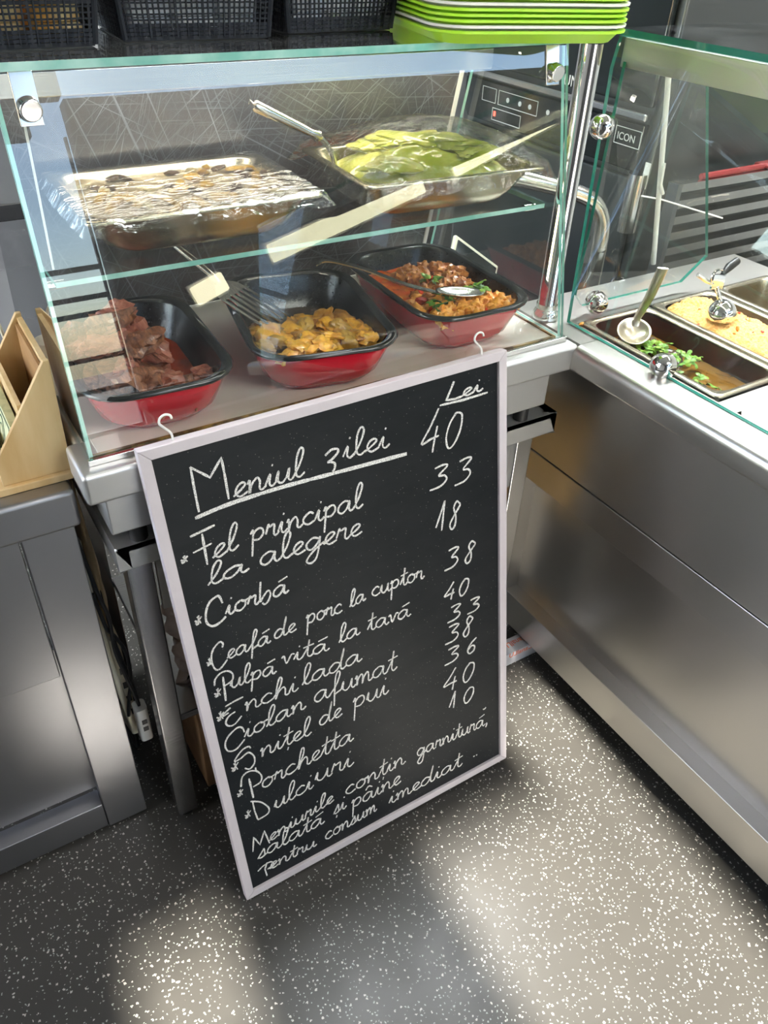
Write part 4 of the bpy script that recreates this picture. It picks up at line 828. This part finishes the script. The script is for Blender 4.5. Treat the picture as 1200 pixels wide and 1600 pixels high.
pk_o = mat('orange_packet', (.90,.46,.08), .4, noise=(18, (.92,.74,.40), .4, .6)); pk_w = mat('white_filler_packet', (.85,.85,.86), .5, noise=(12, (.70,.74,.82), .5, .7))  # white packets added so gaps in the weave look backlit
pp = MB(); pp.loft([rrect(.055*s, .10*s2, .006, z, 2) for s, s2, z in ((.9, .96, 0), (1, 1, .004), (1, 1, .016), (.9, .96, .020))], None, True, True)
pk0 = pp.build('sachet_packet', pk_o, None); me_o = pk0.data; me_w = me_o.copy(); me_w.materials.clear(); me_w.materials.append(pk_w); first = True
for Bk, me_, lab, grp, wd in ((B1, me_o, 'orange packet inside the leftmost black basket', 'orange packets', .190), (B2, me_w, 'added white packet standing in for backlight inside the middle black basket', 'white packets in the middle basket', .175), (B3, me_w, 'added white packet standing in for backlight inside the basket beside the trays', 'white packets by the trays', .155)):
    for i in range(3):
        for j in range(4):
            if first: o = pk0; first = False
            else: o = pk0.copy(); COL.objects.link(o); o.data = me_
            c_, s_ = math.cos(Bk.rotation_euler.z), math.sin(Bk.rotation_euler.z); lx = -wd/2 + .029 + i*(wd-.058)/2; ly = -.016 + random.uniform(-.006, .006)
            o.location = (Bk.location.x + c_*lx - s_*ly, Bk.location.y + s_*lx + c_*ly, 1.3475 + .0045 + j*.0212); o.rotation_euler.z = Bk.rotation_euler.z + random.uniform(-.03, .03)
            tag(o, lab, 'packet', grp)

# ================================================================== WOODEN HOLDER on the left cabinet
wood = mat('pale_plywood', (.55,.36,.15), .5, noise=(7, (.68,.50,.26), .35, .65, 7), bump=(40, .08), scale=(4, 4, .6))
wood_in = mat('brown_wood_inside', (.30,.16,.06), .55, noise=(8, (.40,.24,.10), .4, .6), scale=(3, 1, 3))
t = thing('wooden_holder', 'pale plywood paper holder with sloped ends standing on the left steel cabinet', 'holder', (.08, 1.12, .820))
pf = [(.037, .832), (.1305, .832), (.1345, 1.004), (.127, 1.004), (.046, .884), (.037, .870)]
for y in (1.034, 1.204): MB().prism(pf, 'y', y, y+.008).build('end_panel', wood, t, .001, world=True)
MB().hexa([(.1235, 1.042, .832), (.1235, 1.204, .832), (.1275, 1.204, .998), (.1275, 1.042, .998)], (.007, 0, 0)).build('tall_side', wood_in if False else wood, t, world=True)
MB().hexa([(.119, 1.042, .832), (.119, 1.204, .832), (.1225, 1.204, .99), (.1225, 1.042, .99)], (.004, 0, 0)).build('lining', wood_in, t, world=True)
MB().box(.082, .088, 1.042, 1.204, .832, .945).build('divider', wood, t, world=True)
MB().box(.037, .043, 1.042, 1.204, .832, .878).build('low_side', wood, t, world=True)
MB().box(.026, .1330, 1.026, 1.218, .820, .832).build('base', wood, t, .002, world=True)
t = thing('printed_paper', 'pale green printed paper with an oval motif standing in the wooden holder', 'paper', (.06, 1.12, .833))
paper = mat('pale_green_paper', (.62,.64,.40), .7, noise=(60, (.50,.54,.32), .45, .6)); ink = mat('dark_green_ink', (.10,.13,.07), .7)
M = Matrix.Translation((.050, 1.046, .834)) @ Matrix.Rotation(R(12), 4, 'Y')
MB().box(0, .012, 0, .15, 0, .082, M).build('sheet_stack', paper, t, world=True)
b = MB()
for z0_, z1_ in ((.004, .007), (.075, .078)): b.box(-.0006, 0, .004, .146, z0_, z1_, M)
for y0_, y1_ in ((.004, .007), (.143, .146)): b.box(-.0006, 0, y0_, y1_, .007, .075, M)
b.build('printed_border', ink, t, world=True)
b = MB(); n = 32
for r0, r1 in ((.026, .029), (.015, .0165)):
    v = []
    for k in range(n):
        a = 2*math.pi*k/n
        v += [(-.0006, .060+.8*r0*math.cos(a), .041+r0*math.sin(a)), (-.0006, .060+.8*r1*math.cos(a), .041+r1*math.sin(a)), (0, .060+.8*r0*math.cos(a), .041+r0*math.sin(a)), (0, .060+.8*r1*math.cos(a), .041+r1*math.sin(a))]
    b.add(v, [f for k in range(n) for q in [(k+1) % n] for f in ((4*k, 4*q, 4*q+1, 4*k+1), (4*k, 4*k+2, 4*q+2, 4*q), (4*k+1, 4*q+1, 4*q+3, 4*k+3))], M)
b.build('oval_motif', ink, t, world=True)
# things standing behind the holder, left of the case
t = thing('cream_adapter', 'cream plastic plug adapter with a looped cable left of the case glass', 'adapter', (.118, 1.30, .8205))
b = MB(); b.loft([rrect(w_, l_, .012, z) for w_, l_, z in ((.032, .042, 0), (.038, .05, .01), (.038, .05, .075), (.030, .042, .092), (.02, .03, .096))], None, True, True); b.build('body', cream_plastic, t)
MB().tube(spline([(-.004, .0, .09), (-.012, -.01, .145), (-.03, -.03, .155), (-.04, -.06, .11), (-.036, -.085, .03), (-.03, -.10, .004)], 6), .0028, 8).build('cable', cream_plastic, t)
# ================================================================== GAP between cabinet and table
bagm = mat('tan_paper_bag', (.42,.29,.15), .6, noise=(9, (.55,.40,.24), .4, .65), bump=(25, .5)); 
t = thing('cardboard_box', 'brown cardboard box under the steel table behind the chalkboard', 'box', (.44, 1.17, .001))
card = mat('brown_cardboard', (.26,.15,.075), .75, noise=(20, (.32,.19,.10), .4, .6))
MB().box(-.20, .16, -.17, .18, 0, .258).build('carton', card, t, .002); MB().box(-.20, .16, -.006, .004, .258, .259).build('seam_tape', mat('packing_tape', (.50,.36,.18), .25, coat=.4), t)
t = thing('cardboard_box', 'tall brown carton on the table shelf seen through the gap right of the chalkboard', 'box', (.80, 1.22, .2905))
MB().box(-.12, .11, -.13, .13, 0, .30).build('carton', mat('ochre_cardboard', (.50,.30,.10), .6, noise=(12, (.58,.37,.15), .4, .6)), t, .002); MB().box(-.12, .11, -.003, .003, .30, .301).build('seam_tape', MAT['packing_tape'], t)
t = thing('plastic_bag', 'crumpled clear plastic bag with a blue stripe hanging behind the table leg', 'bag', (.30, 1.11, .291))
b = MB()
b.grid(26, 40, lambda u, v: (-.06+.14*u, -.035 + .018*mnoise.noise(Vector((u*5, v*7, 2))) + .008*mnoise.noise(Vector((u*14, v*18, 4))), .002+.37*v))
bagf = mat('cloudy_plastic', (.40,.30,.24), .25, 0, .5, alpha=None, noise=(12, (.55,.46,.42), .4, .7), bump=(30, .6), coat=.4)
k = b.build('film', bagf, t); s_ = k.modifiers.new('thickness', 'SOLIDIFY'); s_.thickness = .03; s_.offset = 1
MB().tube(spline([(-.062, -.060, .16), (-.03, -.064, .155), (.01, -.062, .14), (.07, -.060, .10)], 5), .005, 8).build('blue_stripe', mat('blue_plastic', (.03,.12,.45), .35), t)
t = thing('paper_bag', 'crumpled tan paper bag stuffed between the left cabinet and the steel table', 'bag', (.139, 1.20, .40))
b = MB()
def bagfn(u, v):
    a = 2*math.pi*u; h = .34*v; k = .55+.45*math.sin(math.pi*min(1, .18+v*.9)); c = 1+.25*mnoise.noise(Vector((math.cos(a)*1.6, math.sin(a)*1.6, v*5)))
    return (.010*math.cos(a)*k*c, .10*math.sin(a)*k*c, h)
b.grid(40, 40, bagfn); b.build('bag_body', bagm, t)
for dx in (0,):
    t2 = thing('power_strip', 'cream power strip standing on end in the gap beside the table leg', 'power strip', (.140, 1.13, .0))
    b = MB(); b.loft([rrect(.018, .052, .006, z) for z in (.13, .134, .40, .404)], None, True, True); b.build('strip_body', cream_plastic, t2)
    for z in (.16, .20, .24, .28, .32, .36): MB().box(-.004, .006, -.0275, -.0258, z-.008, z+.008).build('socket', black_plastic, t2)
    MB().tube(spline([(0, 0, .131), (.0, .0, .08), (.002, .02, .03), (.0, .06, .006), (.0, .16, .006)], 6), .004, 8).build('cable', black_plastic, t2)
t = thing('usb_charger', 'white twin port charger plug low in the gap beside the table leg', 'charger', (.150, 1.060, .17))
b = MB(); b.loft([rrect(.024, .030, .007, z) for z in (0, .003, .085, .09)], None, True, True); b.build('body', white_plastic, t)
for z in (.03, .05): MB().box(-.004, .006, -.0158, -.0148, z, z+.012).build('port', black_plastic, t)
MB().tube(spline([(0, 0, .09), (-.002, .01, .15), (-.012, .03, .25), (-.010, .05, .40)], 6), .003, 8).build('cable', black_plastic, t)
tag(MB().tube(spline([(.124, 1.14, .62), (.122, 1.13, .50), (.126, 1.12, .36), (.128, 1.10, .27), (.133, 1.09, .2), (.140, 1.14, .10), (.138, 1.3, .008)], 6), .0065, 10).build('cream_pipe', cream_plastic, None), 'cream plastic pipe running down the gap beside the left cabinet', 'pipe')
for k, pts in enumerate(([(.121, 1.08, .55), (.128, 1.075, .47), (.138, 1.08, .44), (.150, 1.07, .40), (.148, 1.07, .33), (.136, 1.068, .28), (.130, 1.08, .22)], [(.120, 1.10, .66), (.127, 1.07, .56), (.135, 1.065, .50), (.132, 1.066, .42), (.140, 1.066, .34), (.150, 1.06, .265)])):
    tag(MB().tube(spline(pts, 7), .0034, 8).build('power_cable', black_plastic, None), ('black cable looping out in the gap beside the power strip', 'black cable hanging straightest in the gap behind the paper bag')[k], 'cable')
# printed box lying under the serving counter
t = thing('printed_box', 'flat white box with orange lettering lying under the serving counter corner', 'box', (1.02, 1.02, 0))
MB().box(-.16, .12, -.068, -.024, .001, .044).build('carton', mat('white_carton', (.42,.42,.45), .5), t, .002)
orange_ink = mat('orange_ink', (.65,.14,.05), .6)
def text(body, size, M, parent, m, nm='lettering', ext=.0003):
    cu = bpy.data.curves.new(nm, 'FONT'); cu.body = body; cu.size = size; cu.extrude = ext; cu.align_x = 'LEFT'
    o = bpy.data.objects.new(nm, cu); COL.objects.link(o); bpy.context.view_layer.update()
    me = bpy.data.meshes.new_from_object(o.evaluated_get(bpy.context.evaluated_depsgraph_get())); bpy.data.objects.remove(o)
    o = bpy.data.objects.new(nm, me); COL.objects.link(o); me.materials.clear(); me.materials.append(m); o.parent = parent; o.matrix_local = M; return o
text('CanalLU', .022, Matrix.Translation((.062, -.036, .0443)) @ Matrix.Rotation(R(180), 4, 'Z'), t, orange_ink)
text('CanalLU', .022, Matrix.Translation((.062, -.0685, .030)) @ Matrix.Rotation(R(180), 4, 'Y') @ Matrix.Rotation(R(-90), 4, 'X'), t, orange_ink)

# ================================================================== KITCHEN behind
ovb = mat('black_oven_glass', (.012,.016,.016), .12, 0, .5, coat=.4); ovm = mat('dark_oven_steel', (.10,.11,.11), .35, .8)
t = thing('combi_oven', 'black front combi oven behind the case with a touch control panel', 'oven', (1.82, 1.66, .60))
b = MB(); b.box(-.30, .34, -.36, .36, .0, .92); b.build('housing', ovm, t, .006)
b = MB(); b.box(-.318, -.302, -.34, .34, .562, .90); b.build('door', ovb, t, .006)
MB().box(-.330, -.318, -.34, .33, .535, .552).build('handle', steel_x, t, .004)
b = MB(); b.prism([(-.335, .43), (.310, .43), (.330, .452), (.330, .528), (-.335, .528)], 'x', -.322, -.302); b.build('control_panel', ovb, t, .003)
b = MB(); b.box(-.318, -.302, -.34, .34, .04, .415); b.build('lower_door', ovm, t, .006)
white_ink = mat('grey_print', (.55,.55,.53), .5); red_led = mat('red_led', (.5,.03,.03), .4, emit=((1,.08,.05), 3.0))
Mx = Matrix(((0, 0, -1, -.3225), (-1, 0, 0, 0), (0, 1, 0, 0), (0, 0, 0, 1)))
text('UNOX', .034, Matrix.Translation((.0033, -.055, .565)) @ Mx, t, white_ink)
text('ICON', .022, Matrix.Translation((0, -.262, .488)) @ Mx, t, white_ink)
b = MB()
def outline(y0_, y1_, z0_, z1_):
    for a in ((y0_, y1_, z0_, z0_+.0015), (y0_, y1_, z1_-.0015, z1_), (y0_, y0_+.0015, z0_, z1_), (y1_-.0015, y1_, z0_, z1_)): b.box(-.3232, -.3222, *a)
outline(.19, .25, .480, .515); outline(.02, .18, .480, .515); outline(.08, .20, .440, .470); outline(-.335, -.255, .478, .515)
b.build('panel_lines', white_ink, t)
b = MB(); b.box(-.3235, -.3222, .185, .193, .450, .462); b.build('indicator', red_led, t)
for y in (.14, .09, .05, -.02): MB().cyl((-.3222, y, .497), (-.3234, y, .497), .006, 12).build('icon', white_ink, t)
for x, y in ((-.27, -.33), (.30, -.33), (-.27, .33), (.30, .33)): MB().cyl((x, y, -.60), (x, y, 0), .018).build('leg', steel, t)
t = thing('oven_label', 'small white sticker on the near corner of the black oven', 'sticker', (1.512, 1.305, 1.00))
MB().box(-.0012, 0, -.012, .004, 0, .055).build('sticker', white_plastic, t)
tag(MB().tube([(1.503, 1.315, 1.03), (1.503, 1.315, .90)], .022, 16).build('steel_cylinder', steel, None), 'short steel cylinder under the near end of the oven', 'cylinder')
# big bent rail between the two cases
tube_m = mat('satin_tube', (.60,.58,.54), .22, 1.0)
tag(MB().tube(spline([(1.012, 1.325, 1.075), (1.07, 1.30, 1.075), (1.15, 1.262, 1.062), (1.26, 1.225, 1.030), (1.30, 1.21, .985), (1.305, 1.205, .92), (1.305, 1.205, .8835), (1.305, 1.205, .40), (1.305, 1.205, 0)], 8), .0165, 16).build('bent_rail', tube_m, None), 'thick bent steel tube rail curving down behind the corner post', 'rail')
# slatted rack
t = thing('slatted_rack', 'steel rack of long slats behind the serving counter near the oven', 'rack', (1.86, 1.235, 0))
for k in range(7): MB().box(-.31, .34, -.012, .018, .79+k*.036, .808+k*.036).build('slat', steel, t)
for x in (-.324, .34): MB().box(x, x+.014, -.012, .018, 0, 1.024).build('side_frame', steel_dark, t)
# red handled brush, bottle, utensil pot
t = thing('red_spatula', 'long red plastic spatula lying on the slatted rack', 'spatula', (1.7, 1.24, 1.02))
redp = mat('red_plastic', (.28,.03,.03), .45)
M = Matrix.Translation((1.62, 1.235, 1.0185)) @ Matrix.Rotation(R(1), 4, 'Z')
MB().tube([(0, 0, .012), (.24, 0, .012)], .007, 8, M).build('handle', redp, t, world=True); MB().box(.22, .34, -.025, .025, .008, .016, M).build('blade', redp, t, .003, world=True)
t = thing('utensil_pot', 'steel pot holding a whisk beyond the case next to the oven', 'pot', (1.50, 2.20, .90))
MB().lathe([(.045, 0), (.05, .12), (.052, .122), (.047, .12), (.042, .004)], 24, None, True, True).build('pot', steel, t)
for k in range(6):
    a = math.pi*k/6; MB().tube(spline([(0, 0, .04), (.022*math.cos(a), .022*math.sin(a), .14), (.018*math.cos(a), .018*math.sin(a), .19), (0, 0, .205)], 5), .0012, 6).build('whisk_wire', chrome, t)
t = thing('kitchen_bench', 'steel kitchen bench along the back behind the display case', 'bench', (.7, 2.55, 0))
MB().box(-1.4, 1.0, -.45, .35, .86, .90).build('top', steel_x, t, .004); MB().box(-1.4, 1.0, -.42, .33, .45, .47).build('shelf', steel_x, t)
for x in (-1.35, -.2, .95):
    for y in (-.40, .30): MB().box(x-.02, x+.02, y-.02, y+.02, 0, .86).build('leg', steel, t)
t = thing('seasoning_jar', 'orange jar with a yellow cap beyond the case under the middle shelf', 'jar', (1.05, 2.22, .90))
MB().lathe([(.026, 0), (.028, .01), (.028, .085), (.02, .10)], 20, None, True, True).build('jar_body', mat('spice_orange', (.55,.30,.12), .3, noise=(30, (.62,.45,.30), .4, .6)), t); MB().lathe([(.024, .10), (.024, .13)], 20, None, True, True).build('cap', mat('yellow_cap', (.75,.45,.04), .35), t)
cup = MB().lathe([(.024, 0), (.033, .080), (.0355, .081), (.0355, .085), (.032, .085), (.023, .003), (.001, .003)], 20, None, True, True).build('paper_cup', mat('white_paper_cup', (.68,.62,.60), .5), None)
for i in range(8):
    o = cup if i == 0 else cup.copy()
    if i: COL.objects.link(o)
    o.location = (1.16, 2.25, .9005 + .0125*i); tag(o, 'white paper cup nested in the stack on the bench behind the case', 'cup', 'stacked paper cups')
t = thing('weighing_scale', 'cream edged digital scale standing beyond the corner post', 'scale', (1.16, 1.46, .62))
M = Matrix.Translation((0, 0, .17)) @ Matrix.Rotation(R(35), 4, 'Y') @ Matrix.Rotation(R(-28), 4, 'X')
b = MB(); b.box(-.085, .085, -.01, .0, -.07, .07, M); b.build('frame', mat('cream_frame', (.66,.62,.48), .4), t, .003); MB().box(-.076, .076, -.0125, -.008, -.061, .061, M).build('screen', ovb, t)
b = MB(); b.box(-.045, .045, -.0135, -.012, .005, .035, M); b.build('key_panel', black_plastic, t); MB().tube([(0, 0, .14), (0, .06, .0), (0, .06, -.62)], .012, 10).build('stand', steel, t)
# right back wall pieces
t = thing('wall_plate', 'plain grey steel splash plate at the back right above the glass', 'plate', (3.4, 2.40, 1.0))
MB().box(-.66, .75, 0, .02, -1.0, .75).build('plate', mat('grey_plate', (.78,.77,.75), .5, .0), t, .003)
t = thing('black_cabinet', 'tall black kitchen cabinet with steel edge posts at the back right', 'cabinet', (2.43, 2.50, 0))
MB().box(-.32, .22, -.13, .3, .4, 2.2).build('carcass', black_plastic, t, .004); MB().box(.27, .30, -.14, .1, .0, 2.2).build('edge_post', steel, t); MB().box(.16, .19, -.15, .1, .0, 2.2).build('edge_post', steel, t)
tag(MB().tube(spline([(2.86, 2.36, 1.55), (2.88, 2.35, 1.36), (2.81, 2.35, 1.30), (2.92, 2.35, 1.26), (2.83, 2.35, 1.22), (2.98, 2.36, 1.21), (2.93, 2.35, 1.29), (2.82, 2.36, 1.27), (2.88, 2.36, 1.17), (2.90, 2.36, .95)], 8), .016, 8).build('coiled_cable', rubber, None), 'coiled black cable hanging on the grey plate at the back right', 'cable')
tag(MB().tube(spline([(2.99, 2.37, 1.55), (2.97, 2.37, 1.35), (2.975, 2.37, .95)], 6), .017, 8).build('drop_cable', rubber, None), 'straight black cable beside the coiled one at the back right', 'cable')
